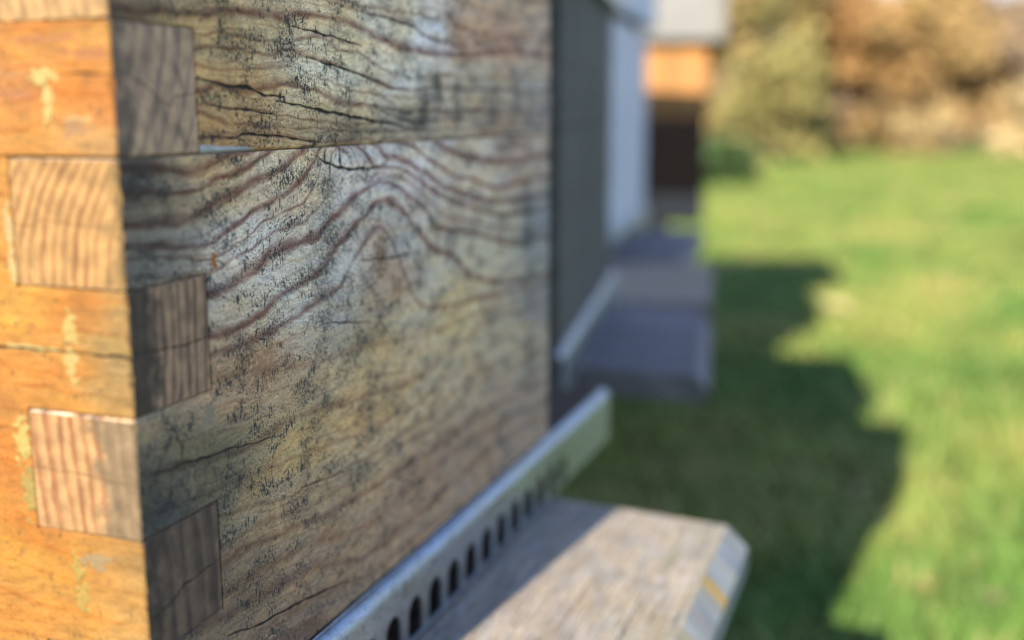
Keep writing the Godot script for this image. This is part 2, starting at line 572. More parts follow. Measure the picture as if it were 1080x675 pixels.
func front_wood() -> void:
	var f := Wood.new()
	f.seed_ = 3
	f.green = 0.972
	f.blue = 0.985
	f.gain = 1.25
	f.late = Color(0.355, 0.262, 0.235)
	f.specks = 1.25
	f.ppm = 5.0
	f.v0 = -24.5
	f.mould = Color(0.165, 0.17, 0.17)
	f.lines = [
		[5.1, -27.0, 13.6, -27.2, 21.8, -28.2, 27.3, -27.5, 34.3, -25.8, 43.4, -24.5, 58.6, -21.3, 81.3, -17.7, 107.7, -17.8, 132.4, -20.4, 146.1, -24.9, 153.4, -27.7, 163.3, -29.8, 179.0, -32.0, 197.8, -33.4, 221.8, -34.0, 250.9, -33.3],
		[4.7, -31.8, 9.4, -31.6, 16.1, -32.4, 22.4, -32.1, 29.1, -30.7, 36.0, -29.7, 43.5, -28.0, 53.1, -24.6, 62.8, -21.6, 81.2, -19.3, 107.6, -20.1, 122.5, -25.1, 130.2, -26.4, 138.8, -29.8, 148.0, -32.8, 160.8, -36.4, 177.1, -38.5, 188.5, -41.4, 204.5, -43.1, 217.6, -42.2, 251.1, -41.6],
		[0.6, -37.0, 15.3, -38.2, 21.9, -37.8, 26.6, -36.5, 33.5, -34.8, 42.0, -32.5, 53.9, -30.0, 61.1, -27.9, 67.8, -25.0, 76.3, -22.1, 91.2, -21.4, 104.5, -24.7, 111.3, -28.2, 119.2, -29.3, 129.9, -32.2, 138.7, -34.6, 147.9, -38.0, 159.1, -41.1, 171.1, -43.5, 185.8, -46.1, 204.5, -47.8, 251.2, -49.1],
		[1.6, -41.4, 11.3, -42.3, 20.4, -43.5, 26.0, -43.4, 31.5, -42.4, 37.7, -40.3, 45.4, -38.0, 52.2, -36.6, 60.6, -34.6, 67.4, -31.6, 72.2, -27.9, 75.1, -25.3, 81.0, -23.1, 91.0, -23.3, 98.8, -27.3, 104.8, -31.3, 111.8, -31.6, 122.1, -32.7, 129.8, -35.3, 138.5, -38.6, 145.6, -40.8, 158.3, -44.4, 174.4, -47.5, 204.5, -52.9, 251.3, -54.7],
		[2.7, -43.5, 10.8, -44.5, 26.4, -46.6, 31.5, -46.0, 41.9, -43.4, 49.1, -40.5, 61.6, -38.7, 67.0, -37.3, 72.3, -33.3, 74.8, -29.7, 77.5, -25.8, 81.9, -24.1, 89.9, -25.0, 96.0, -30.4, 101.3, -33.2, 107.0, -33.0, 114.1, -33.3, 122.1, -34.8, 129.7, -37.2, 138.4, -41.2, 143.3, -43.0, 151.3, -47.1, 168.5, -51.1, 204.4, -57.1, 251.4, -60.8],
		[2.3, -47.3, 19.0, -49.2, 26.4, -49.7, 33.1, -48.3, 44.8, -45.5, 50.8, -43.7, 57.0, -43.0, 65.7, -42.7, 69.5, -41.0, 73.8, -39.0, 77.8, -36.0, 79.7, -29.0, 82.3, -25.5, 88.3, -26.7, 93.7, -32.3, 100.1, -34.4, 106.9, -34.0, 114.0, -34.1, 122.0, -35.9, 129.7, -38.6, 138.4, -42.6, 151.2, -48.9, 168.5, -52.9, 204.4, -59.1, 251.4, -63.1],
		[4.5, -54.2, 19.5, -54.4, 26.7, -54.4, 34.1, -53.6, 38.6, -52.6, 45.1, -51.3, 49.6, -49.1, 56.7, -48.1, 64.1, -47.6, 73.3, -46.3, 78.8, -43.2, 86.4, -41.2, 91.8, -38.6, 97.2, -37.0, 102.9, -35.6, 111.0, -35.3, 117.6, -37.0, 125.0, -40.0, 136.2, -44.7, 143.8, -50.3, 151.1, -52.5, 164.4, -54.4, 176.8, -56.3, 194.8, -60.2, 219.7, -64.6, 251.5, -65.4],
		[3.7, -61.9, 18.7, -63.0, 32.2, -63.6, 46.3, -62.0, 51.7, -60.0, 57.3, -58.0, 68.4, -56.8, 75.1, -54.9, 79.2, -51.7, 83.4, -49.8, 88.1, -48.3, 91.3, -46.1, 96.8, -44.6, 100.8, -42.4, 104.9, -40.9, 111.3, -40.9, 118.5, -43.3, 124.8, -46.6, 129.9, -49.8, 135.9, -54.2, 140.0, -57.2, 147.2, -59.6, 157.8, -62.0, 164.1, -65.0, 170.6, -69.7, 185.4, -73.4, 201.4, -76.7, 225.2, -79.4, 251.7, -80.8],
		[3.3, -66.8, 18.3, -67.4, 31.9, -67.5, 45.9, -67.1, 59.8, -65.1, 73.7, -62.6, 83.8, -60.2, 91.9, -54.3, 100.4, -49.6, 107.4, -48.2, 113.2, -51.5, 120.9, -61.5, 127.1, -69.4, 137.3, -75.4, 155.8, -77.9, 176.4, -79.6, 204.3, -81.3, 251.8, -85.5],
		[2.8, -71.8, 17.9, -72.1, 26.9, -72.6, 41.4, -74.3, 56.3, -76.8, 71.7, -78.7, 87.3, -79.2, 104.7, -80.3, 130.0, -83.0, 154.1, -84.4, 194.6, -85.0, 251.9, -89.4],
		[1.4, -86.8, 16.4, -88.9, 29.9, -90.9, 40.1, -91.4, 46.9, -90.9, 56.7, -89.8, 72.9, -91.1, 87.1, -92.7, 104.0, -94.1, 117.5, -96.0, 137.3, -95.8, 153.8, -93.2, 172.8, -91.2, 190.8, -89.4, 251.9, -93.3],
		[0.6, -94.9, 22.4, -96.7, 40.7, -98.2, 54.7, -99.5, 63.7, -100.1, 79.2, -101.8, 98.2, -103.7, 114.6, -103.6, 129.2, -104.1, 145.1, -102.5, 160.8, -101.1, 182.3, -99.8, 198.3, -98.2, 252.0, -98.8],
		[0.1, -99.5, 23.6, -103.2, 35.5, -104.9, 54.1, -108.5, 68.3, -108.5, 81.3, -110.0, 102.0, -110.9, 120.2, -110.3, 141.9, -109.8, 157.4, -107.4, 177.8, -105.5, 198.3, -106.3, 252.2, -106.8],
		[-0.3, -104.4, 27.2, -111.3, 35.1, -110.7, 48.2, -112.0, 63.2, -114.6, 73.3, -114.8, 95.3, -115.8, 109.1, -113.6, 121.4, -113.9, 140.2, -115.6, 157.3, -112.5, 174.2, -110.1, 204.2, -111.5, 252.3, -112.3],
		[-0.8, -109.6, 26.9, -115.2, 33.6, -114.5, 42.6, -115.4, 56.1, -117.3, 73.0, -119.6, 95.0, -120.7, 121.1, -121.0, 135.6, -122.1, 150.7, -122.0, 175.7, -121.3, 204.1, -122.0, 252.5, -125.6],
		[-1.5, -116.4, 26.3, -121.9, 34.1, -122.3, 47.4, -123.5, 62.5, -124.2, 80.2, -128.3, 100.9, -131.5, 117.4, -129.1, 135.4, -129.1, 166.9, -128.0, 204.1, -130.7, 252.6, -134.9],
		[-2.0, -122.2, 25.9, -127.2, 36.4, -128.2, 50.4, -129.9, 66.8, -132.1, 91.2, -138.9, 106.6, -140.0, 127.9, -139.7, 166.7, -138.1, 204.1, -137.3, 252.7, -140.6],
		[-2.6, -128.1, 25.2, -135.5, 50.2, -137.7, 73.7, -141.6, 101.4, -146.2, 134.8, -146.9, 175.3, -146.1, 252.8, -145.6],
	]
	f.width = [3.0, 1.9, 2.6, 2.0, 1.0, 1.0, 3.2, 2.6, 2.4, 2.2, 2.6, 1.8, 1.6, 1.9, 2.8, 3.4, 3.6, 2.8]
	f.power = [0.9, 0.95, 0.9, 0.9, 0.7, 0.65, 0.95, 0.9, 0.7, 0.3, 0.42, 0.3, 0.4, 0.36, 0.55, 0.34, 0.44, 0.3]
	f.rings = 0.42
	f.tints = [
		[3, -30, 82, 76, 66], [14, -33, 118, 106, 84], [30, -29, 168, 146, 108], [60, -30, 180, 164, 132], [100, -33, 180, 177, 166], [130, -35, 194, 188, 172],
		[170, -35, 172, 160, 138], [225, -33, 152, 138, 120], [10, -44, 108, 106, 94], [40, -45, 178, 172, 156], [62, -60, 166, 162, 144], [110, -55, 170, 164, 146], [108, -66, 156, 140, 112], [107, -56, 140, 114, 92], [114, -64, 146, 122, 98], [122, -55, 172, 168, 154], [92, -56, 166, 164, 152], [85, -66, 150, 146, 132],
		[150, -60, 160, 154, 132], [200, -60, 156, 150, 126], [244, -60, 118, 122, 118],
		[40, -74, 146, 120, 90], [100, -80, 158, 138, 98], [130, -72, 166, 156, 128], [160, -80, 168, 152, 110], [20, -90, 92, 86, 66], [60, -97, 152, 130, 88],
		[100, -100, 156, 132, 92], [150, -100, 150, 138, 108], [220, -100, 146, 136, 112], [248, -90, 120, 120, 112], [6, -97, 66, 66, 58], [60, -112, 134, 118, 90], [100, -112, 150, 134, 102],
		[30, -121, 102, 90, 70], [70, -128, 124, 107, 82], [120, -128, 128, 110, 87], [180, -130, 124, 110, 90], [60, -143, 104, 91, 73], [230, -125, 126, 116, 100], [20, -128, 96, 84, 66],
	]
	f.stains = [
		[3, -31, 7, 7, 0.75], [4, -47, 9, 7, 0.7], [13.6, -34, 1.4, 5, 0.55], [79.3, -35, 4.5, 4.5, 0.6], [74, -42, 5, 6, 0.25], [110, -44, 36, 9, 0.22], [75, -62, 7, 14, 0.34], [50, -64, 2, 5, 0.45],
		[100, -72, 28, 9, 0.2], [63, -84, 7, 4, 0.4], [90, -77, 18, 4, 0.4], [109.8, -99, 6, 3, 0.55], [67, -95, 4, 4, 0.5], [74, -88, 2, 9, 0.35], [89, -113, 16, 4, 0.4], [40, -96, 14, 3, 0.4],
		[116, -57, 8, 5, 0.3], [145, -51, 3, 8, 0.4], [232, -62, 6, 26, 0.6], [236, -110, 7, 13, 0.45], [8, -92, 16, 9, 0.55], [12, -108, 16, 10, 0.35], [44, -104, 2, 6, 0.3], [120, -88, 1.5, 8, 0.35], [175, -60, 3, 9, 0.25],
		[56, -60, 3, 3, 0.3], [77, -50, 2.6, 15, 0.5], [98, -93, 2.2, 12, 0.55], [132, -62, 2.6, 13, 0.5], [160, -50, 4, 18, 0.4], [116, -108, 2, 10, 0.5], [62, -104, 2, 12, 0.5], [36, -68, 1.8, 9, 0.5], [132, -113, 14, 3, 0.3], [96, -60, 3, 9, 0.3], [30, -70, 3, 5, 0.3],
	]
	f.cracks = [
		[0.42, 73.6, -26.8, 76.8, -28.4, 84.0, -29.9, 92.2, -30.7, 101.4, -30.9, 107.1, -30.7, 113.7, -28.8],
		[0.55, 84.3, -24.3, 84.7, -27.2, 85.1, -29.7], [0.4, 77.5, -24.3, 76.8, -28.6], [0.45, 80.8, -25.9, 79.6, -29.4, 79.0, -33.5],
		[0.28, 94.6, -55.1, 111.8, -56.7, 122.4, -57.2, 135.8, -56.8], [0.2, 73.3, -68.7, 83.2, -70.2, 100.9, -73.1],
		[0.36, 26.5, -131.7, 37.8, -134.5, 51.2, -136.2, 61.6, -138.0, 72.8, -139.9, 90.1, -143.6],
		[0.30, 0.3, -85.8, 10.2, -87.6, 13.6, -87.4, 21.1, -88.4, 33.0, -89.6, 52.7, -92.0], [0.22, 13.8, -87.4, 14.2, -84.2, 12.4, -80.6], [0.22, 10.2, -87.6, 9.8, -92.4, 8.6, -94.6],
		[0.9, 130.9, -134.5, 131.9, -135.0], [0.16, 126, -136.2, 138, -134.8], [0.14, 96, -88, 118, -91], [0.14, 60, -108, 92, -112], [0.16, 110, -121, 128, -129], [0.12, 116, -124, 117, -138], [0.14, 30, -47.5, 33, -49],
	]
	f.blobs = [[107, -56, 6, 7.5, 112, 84, 62, 0.0, 0.75], [117, -66, 6, 5, 118, 92, 70, 0.0, 0.6], [45, -74, 14, 7, 128, 98, 70, 0.0, 0.5], [140, -127, 20, 8, 128, 104, 86, 0.0, 0.35], [28.6, -47.4, 0.9, 2.3, 150, 92, 44, 0.12], [17, -93, 1.0, 3.4, 108, 98, 80, 0.02], [24, -80, 1.8, 2.4, 124, 116, 98, 0.02]]
	var a := f.bake(259, 126)
	M.brood_front = {"m": wood_material(a, grey(SHADE), 0.10), "on": "front", "a0": 0.0, "b0": -24.5, "w": 259.0, "h": 126.0}

	f = Wood.new()
	f.seed_ = 8
	f.green = 0.968
	f.blue = 0.975
	f.gain = 1.25
	f.specks = 1.3
	f.late = Color(0.345, 0.26, 0.235)
	f.ppm = 5.0
	f.v0 = 102.0
	f.lines = []
	for k in 13:
		var l := []
		for j in 15:
			var u := j * 19.0
			l.append(u)
			l.append(100.0 - k * 7.3 - 2.2 * sin(u * 0.022 + k * 0.35) + 1.2 * sin(u * 0.06 + k) - (13 - k) * 0.05 * sin(u * 0.012))
		f.lines.append(l)
	f.lines += [
		[-0.3, 6.0, 25.0, 8.2, 60.9, 10.9, 101.9, 9.8, 115.4, 9.1, 131.5, 8.2, 140.1, 6.1, 152.8, 5.2, 171.3, 4.4, 204.7, 8.8, 250.2, 10.4],
		[1.1, 2.1, 7.7, 2.3, 15.5, 2.8, 24.6, 3.2, 36.8, 4.3, 45.3, 4.6, 53.7, 4.7, 62.2, 5.1, 66.9, 6.1, 78.6, 6.8, 86.2, 6.7, 95.8, 5.5, 108.8, 3.4, 121.1, 1.5, 133.9, 1.1, 147.6, 0.7, 163.3, 1.4, 179.5, 2.4, 209.6, 4.8, 250.3, 5.0],
		[0.7, -1.5, 15.2, -0.9, 25.5, -0.8, 33.3, 0.0, 44.9, -0.2, 53.3, -0.5, 60.1, -0.6, 68.7, 1.2, 76.4, 1.9, 81.5, 0.6, 85.8, -0.8, 96.5, -1.2, 106.2, -3.7, 116.0, -5.4, 128.3, -6.6, 147.4, -5.2, 177.7, -5.0, 250.4, -3.6],
		[0.5, -4.2, 25.5, -3.6, 31.1, -2.8, 37.6, -2.8, 45.4, -3.2, 53.0, -3.7, 60.0, -2.3, 69.3, -2.9, 79.3, -4.3, 90.5, -5.5, 99.9, -6.7, 105.9, -8.2, 114.0, -9.3, 126.9, -9.9, 146.6, -8.9, 177.6, -9.2, 250.5, -8.7],
		[0.1, -7.9, 25.2, -7.0, 36.8, -7.2, 52.8, -6.4, 64.4, -5.5, 70.8, -7.1, 80.9, -8.8, 90.2, -10.3, 99.7, -11.3, 119.9, -12.1, 146.5, -12.1, 250.6, -13.1],
		[-0.3, -12.2, 26.1, -12.1, 33.1, -11.0, 40.7, -11.6, 50.5, -11.2, 59.4, -9.8, 67.9, -10.3, 77.4, -11.9, 84.0, -13.7, 99.5, -14.3, 119.7, -15.8, 177.5, -16.0, 250.7, -17.1],
		[-0.6, -14.7, 28.4, -14.5, 35.2, -15.1, 43.7, -15.6, 54.5, -16.5, 67.4, -17.8, 91.3, -19.2, 119.6, -18.7, 177.5, -18.8, 250.7, -19.7],
		[-0.7, -16.1, 25.1, -16.3, 31.9, -17.6, 39.4, -18.9, 58.7, -19.7, 107.6, -21.4, 177.4, -21.3, 250.7, -21.5],
		[-1.1, -20.5, 25.9, -21.0, 38.5, -21.5, 41.5, -20.7, 50.5, -21.1, 63.2, -22.2, 74.8, -23.4, 107.5, -23.7, 250.8, -23.7],
	]
	f.width = [2, 1.6, 1.4, 2, 1.5, 1.8, 1.2, 2, 1.6, 1.4, 1.8, 1.5, 1.4, 1.2, 2.6, 1.0, 1.2, 0.9, 1.8, 1.0, 1.3, 1.2]
	f.power = [0.6, 0.5, 0.6, 0.5, 0.7, 0.5, 0.6, 0.6, 0.5, 0.5, 0.7, 0.5, 0.6, 0.5, 0.82, 0.62, 0.78, 0.55, 0.8, 0.55, 0.6, 0.6]
	f.rings = 0.42
	f.tints = [
		[4, 4, 112, 98, 74], [30, 3, 164, 142, 100], [80, 3, 178, 162, 126], [120, 8, 188, 178, 150], [143, 7, 190, 190, 184], [170, 8, 172, 142, 112], [205, 8, 164, 134, 108], [248, 6, 158, 142, 122],
		[32, -10, 164, 138, 94], [80, -6, 190, 182, 152], [130, -7, 188, 182, 162], [185, -8, 164, 154, 128], [235, -10, 142, 138, 124],
		[34, -20, 150, 122, 82], [80, -20, 152, 136, 102], [130, -18, 154, 146, 122], [200, -20, 148, 134, 112], [252, -15, 138, 134, 128],
		[40, 30, 160, 140, 104], [130, 30, 172, 158, 128], [220, 30, 160, 142, 116], [40, 70, 158, 138, 104], [130, 70, 170, 156, 128], [220, 70, 158, 142, 118],
	]
	f.spread = 14.0
	f.stains = [
		[35.6, 3, 2.0, 4.5, 0.95], [61, 1.0, 3.4, 7, 1.0], [43.5, -8.7, 1.6, 3, 0.7], [137, -11, 4, 7, 1.0], [148, -8, 3.4, 7, 0.95], [142, -14, 10, 5, 0.5], [163, -13, 3.0, 8, 0.95], [195, -14, 6, 8, 0.8], [220, -13, 5, 8, 0.75],
		[158, 9, 5, 6, 0.3], [125, -18, 16, 4, 0.6], [90, -21, 14, 2.4, 0.55], [92, -20, 3, 4, 0.6], [50, 0, 14, 2, 0.35], [28, 4, 5, 3, 0.4], [120, 12, 12, 6, 0.25], [84, 4, 3, 3, 0.4], [175, -6, 9, 9, 0.3],
		[70, 34, 4, 12, 0.6], [160, 50, 10, 14, 0.5], [30, 60, 6, 12, 0.5], [210, 40, 8, 18, 0.5],
	]
	f.cracks = [
		[0.30, 101.3, 9.7, 115.4, 9.1, 131.5, 8.2, 136.7, 6.1, 152.8, 5.2, 171.3, 3.5], [0.28, 63.3, 3.7, 73.3, 3.1, 84.5, 2.2, 98.2, 1.1],
		[0.40, 25.7, -9.1, 35.5, -10.5, 43.4, -10.6, 50.4, -12.1, 59.2, -12.8], [0.46, 55.5, -13.7, 65.5, -14.3, 73.4, -15.4, 84.8, -16.5, 99.3, -17.8, 107.7, -18.6, 119.6, -19.7, 132.4, -21.0],
		[0.26, 69.3, -2.9, 79.3, -4.3, 90.5, -5.5, 99.9, -6.7, 108.2, -7.9, 114.0, -9.3, 126.9, -9.9], [0.26, 28.4, -14.5, 35.2, -15.1, 43.7, -15.6, 54.5, -16.5],
		[0.28, 25.9, -21.0, 38.5, -21.5, 41.5, -20.7, 50.5, -21.1, 63.2, -22.2, 74.8, -23.4], [0.28, 110.1, -16.0, 125.9, -18.7, 139.2, -19.7], [0.24, 60, 42, 130, 39, 170, 40],
	]
	f.chips = [[PackedVector2Array([Vector2(25.6, -22.7), Vector2(40, -23.4), Vector2(47.0, -24.2), Vector2(38.8, -24.9), Vector2(25.6, -24.9)]), Color(0.62, 0.62, 0.63)]]
	a = f.bake(259, 127)
	M.super_front = {"m": wood_material(a, grey(SHADE), 0.10), "on": "front", "a0": 0.0, "b0": 102.0, "w": 259.0, "h": 127.0}

func side_wood() -> void:
	# the sunlit side: orange where it is protected, silvered towards the corner
	var f := Wood.new()
	f.seed_ = 21
	f.ppm = 5.0
	f.v0 = -24.5
	f.plain_rings(220, 126, 6.5, 0.02)
	f.late = Color(0.57, 0.48, 0.36)
	f.specks = 0.16
	f.rings = 0.22
	f.fibre = 0.10
	f.mould = Color(0.50, 0.40, 0.30)
	f.spread = 9.0
	f.tints = [
		[1, -54, 196, 174, 136], [1, -66, 190, 168, 130], [4, -60, 196, 172, 128], [6, -70, 208, 172, 120], [9, -54, 226, 156, 84], [15, -54, 236, 160, 80], [22, -52, 246, 190, 98], [30, -55, 248, 192, 98], [14, -64, 238, 168, 86],
		[24, -68, 240, 172, 96], [32, -68, 240, 168, 96], [16, -72, 240, 172, 86], [1, -78, 186, 166, 136], [30, -85, 236, 158, 82], [27, -100, 240, 164, 84], [1, -105, 214, 182, 134],
		[6, -104, 222, 172, 110], [14, -104, 236, 172, 92], [24, -108, 242, 182, 96], [34, -104, 246, 184, 92], [3, -118, 222, 180, 124], [16, -118, 240, 178, 98], [30, -118, 240, 172, 94], [60, -60, 240, 172, 90], [60, -110, 238, 170, 90],
		[120, -60, 236, 168, 90], [120, -110, 234, 166, 88], [200, -90, 230, 164, 90],
	]
	f.cracks = [[0.34, -1, -62.2, 4, -62.0, 8.4, -62.4], [0.16, 8, -62.3, 17, -62.0, 31, -62.2, 50, -61.8, 80, -62.4], [0.2, 60, -110, 120, -112]]
	f.blobs = [
		[13.5, -57.5, 1.8, 3.2, 236, 214, 150, 0.16], [14.2, -64.5, 1.7, 4.2, 238, 216, 158, 0.16], [24, -61.9, 9, 0.55, 240, 222, 172, 0.1], [36, -61.8, 6, 0.5, 232, 206, 156, 0.08],
		[27.6, -82, 2.2, 5.2, 238, 220, 150, 0.2], [27.0, -92, 1.7, 5.5, 206, 186, 124, 0.2], [26.5, -38.5, 1.1, 4.4, 240, 214, 176, 0.14], [26.4, -46.5, 1.0, 4.0, 244, 222, 180, 0.14],
		[16.4, -107.5, 1.6, 3.6, 214, 188, 116, 0.2], [15.6, -113.6, 1.4, 4.2, 216, 190, 118, 0.2], [11.5, -105.2, 3.6, 1.9, 196, 176, 152, 0.0], [70, -58, 2, 6, 238, 214, 150, 0.16], [120, -108, 2, 5, 238, 214, 150, 0.16],
	]
	var a := f.bake(220, 126)
	M.brood_side = {"m": wood_material(a, Color(grey(SUN_SIDE).r * 1.01, grey(SUN_SIDE).g * 0.99, grey(SUN_SIDE).b * 0.88), 0.13, 0.7), "on": "side", "a0": 0.0, "b0": -24.5, "w": 220.0, "h": 126.0}
	f = Wood.new()
	f.seed_ = 27
	f.ppm = 5.0
	f.v0 = 102.0
	f.plain_rings(220, 127, 8.0, -0.10)
	f.late = Color(0.56, 0.47, 0.38)
	f.specks = 0.12
	f.rings = 0.25
	f.fibre = 0.10
	f.mould = Color(0.52, 0.40, 0.30)
	f.spread = 9.0
	f.tints = [
		[2, -3, 234, 182, 110], [2, -14, 228, 158, 90], [8, -5, 236, 168, 92], [10, -12, 238, 158, 72], [18, -4, 238, 170, 92], [22, -12, 230, 160, 100], [8, -20, 232, 178, 120], [20, -20, 240, 178, 100], [30, -16, 238, 170, 96], [2, -22, 222, 176, 124],
		[60, -10, 240, 172, 90], [60, 60, 238, 170, 90], [10, 50, 236, 166, 86], [120, 0, 236, 168, 88], [120, 70, 234, 168, 90], [200, 30, 232, 166, 90],
	]
	f.cracks = [[0.1, -1, -9.2, 12, -9.0], [0.12, 30, 40, 90, 36]]
	f.blobs = [
		[15.1, -9.4, 3.0, 1.7, 246, 228, 168, 0.18], [15.0, -14.4, 1.3, 5.0, 246, 226, 166, 0.2], [8, -17.5, 4.2, 0.8, 236, 206, 160, 0.02], [24, -9, 5, 0.7, 222, 166, 124, 0.0], [14, -2.6, 8, 0.7, 212, 148, 106, 0.0],
		[5, -5.4, 7, 1.0, 210, 146, 106, 0.0], [23, -12.6, 4.5, 0.9, 212, 150, 112, 0.0], [9, -19, 3, 1.4, 206, 166, 136, 0.0], [60, 20, 2, 5, 238, 214, 150, 0.16],
	]
	a = f.bake(220, 127)
	M.super_side = {"m": wood_material(a, Color(grey(SUN_SIDE).r * 1.01, grey(SUN_SIDE).g * 0.99, grey(SUN_SIDE).b * 0.88), 0.13, 0.7), "on": "side", "a0": 0.0, "b0": 102.0, "w": 220.0, "h": 127.0}

# the sawn ends that show in the joints: those of the front board on the sunlit side, those of the side board on the shaded front
func sawn_ends() -> void:
	var c1 := Color(0.94, 0.76, 0.51)
	var d1 := Color(0.80, 0.60, 0.42)
	var sunlit_ends := {
		"brood_end": [-49.9, {"seed": 4, "lean": -1.1, "bow": 0.9, "step": 2.6, "light": c1, "dark": Color(0.68, 0.46, 0.30), "cracks": [[0.05, -1, -12.4, 6, -12.8, 12, -12.0, 18, -11.6, 22, -12.9, 27, -12.6]], "grey": Color(0.80, 0.66, 0.44), "band": 2.6}],
		"brood_end_001": [-99.9, {"seed": 12, "lean": 0.25, "bow": 0.1, "step": 3.0, "light": Color(0.95, 0.77, 0.56), "dark": Color(0.71, 0.46, 0.31), "cracks": [[0.07, -1, -13.2, 5, -13.0, 9, -12.4, 15, -12.0, 25.5, -11.8]], "grey": Color(0.70, 0.62, 0.51), "band": 8.0}],
		"brood_end_002": [-149.9, {"seed": 14, "lean": 0.2, "bow": 0.3, "step": 3.2, "light": c1, "dark": d1, "cracks": [], "grey": Color(0.70, 0.62, 0.51), "band": 6.0}],
		"super_end": [0.6, {"seed": 6, "lean": -0.1, "bow": 0.6, "step": 2.9, "light": Color(0.95, 0.80, 0.58), "dark": Color(0.80, 0.63, 0.46), "cracks": []}],
		"super_end_001": [50.6, {"seed": 16, "lean": -0.4, "bow": 0.6, "step": 2.9, "light": c1, "dark": d1, "cracks": []}],
	}
	for k in sunlit_ends:
		M[k] = {"m": wood_material(end_grain(sunlit_ends[k][1]), grey(SUN_SIDE), 0.06, 0.75), "on": "side", "a0": 0.0, "b0": sunlit_ends[k][0] + 25.0, "w": THICK, "h": 25.0}
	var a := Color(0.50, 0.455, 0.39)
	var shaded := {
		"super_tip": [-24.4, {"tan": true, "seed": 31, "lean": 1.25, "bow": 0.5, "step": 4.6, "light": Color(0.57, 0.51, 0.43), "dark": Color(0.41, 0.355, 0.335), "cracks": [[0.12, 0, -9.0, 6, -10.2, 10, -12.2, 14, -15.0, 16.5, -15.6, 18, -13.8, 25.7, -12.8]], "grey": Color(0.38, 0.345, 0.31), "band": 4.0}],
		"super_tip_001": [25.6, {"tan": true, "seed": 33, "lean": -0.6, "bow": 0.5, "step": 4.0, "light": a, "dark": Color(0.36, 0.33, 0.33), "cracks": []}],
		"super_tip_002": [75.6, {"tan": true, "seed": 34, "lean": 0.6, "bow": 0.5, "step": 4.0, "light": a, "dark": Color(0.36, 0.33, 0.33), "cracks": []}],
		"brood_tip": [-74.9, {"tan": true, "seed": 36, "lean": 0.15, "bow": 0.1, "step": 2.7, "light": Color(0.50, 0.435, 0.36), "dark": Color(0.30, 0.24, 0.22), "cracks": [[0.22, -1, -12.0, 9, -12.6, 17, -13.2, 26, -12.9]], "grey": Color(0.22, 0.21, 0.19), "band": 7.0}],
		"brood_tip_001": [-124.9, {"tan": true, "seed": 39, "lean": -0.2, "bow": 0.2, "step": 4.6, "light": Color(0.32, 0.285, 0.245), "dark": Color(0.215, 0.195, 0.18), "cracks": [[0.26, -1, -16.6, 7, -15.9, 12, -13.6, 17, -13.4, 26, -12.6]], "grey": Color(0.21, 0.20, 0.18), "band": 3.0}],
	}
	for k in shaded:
		M[k] = {"m": wood_material(end_grain(shaded[k][1]), grey(SHADE), 0.06), "on": "front", "a0": 0.0, "b0": shaded[k][0] + 25.0, "w": THICK, "h": 25.0}

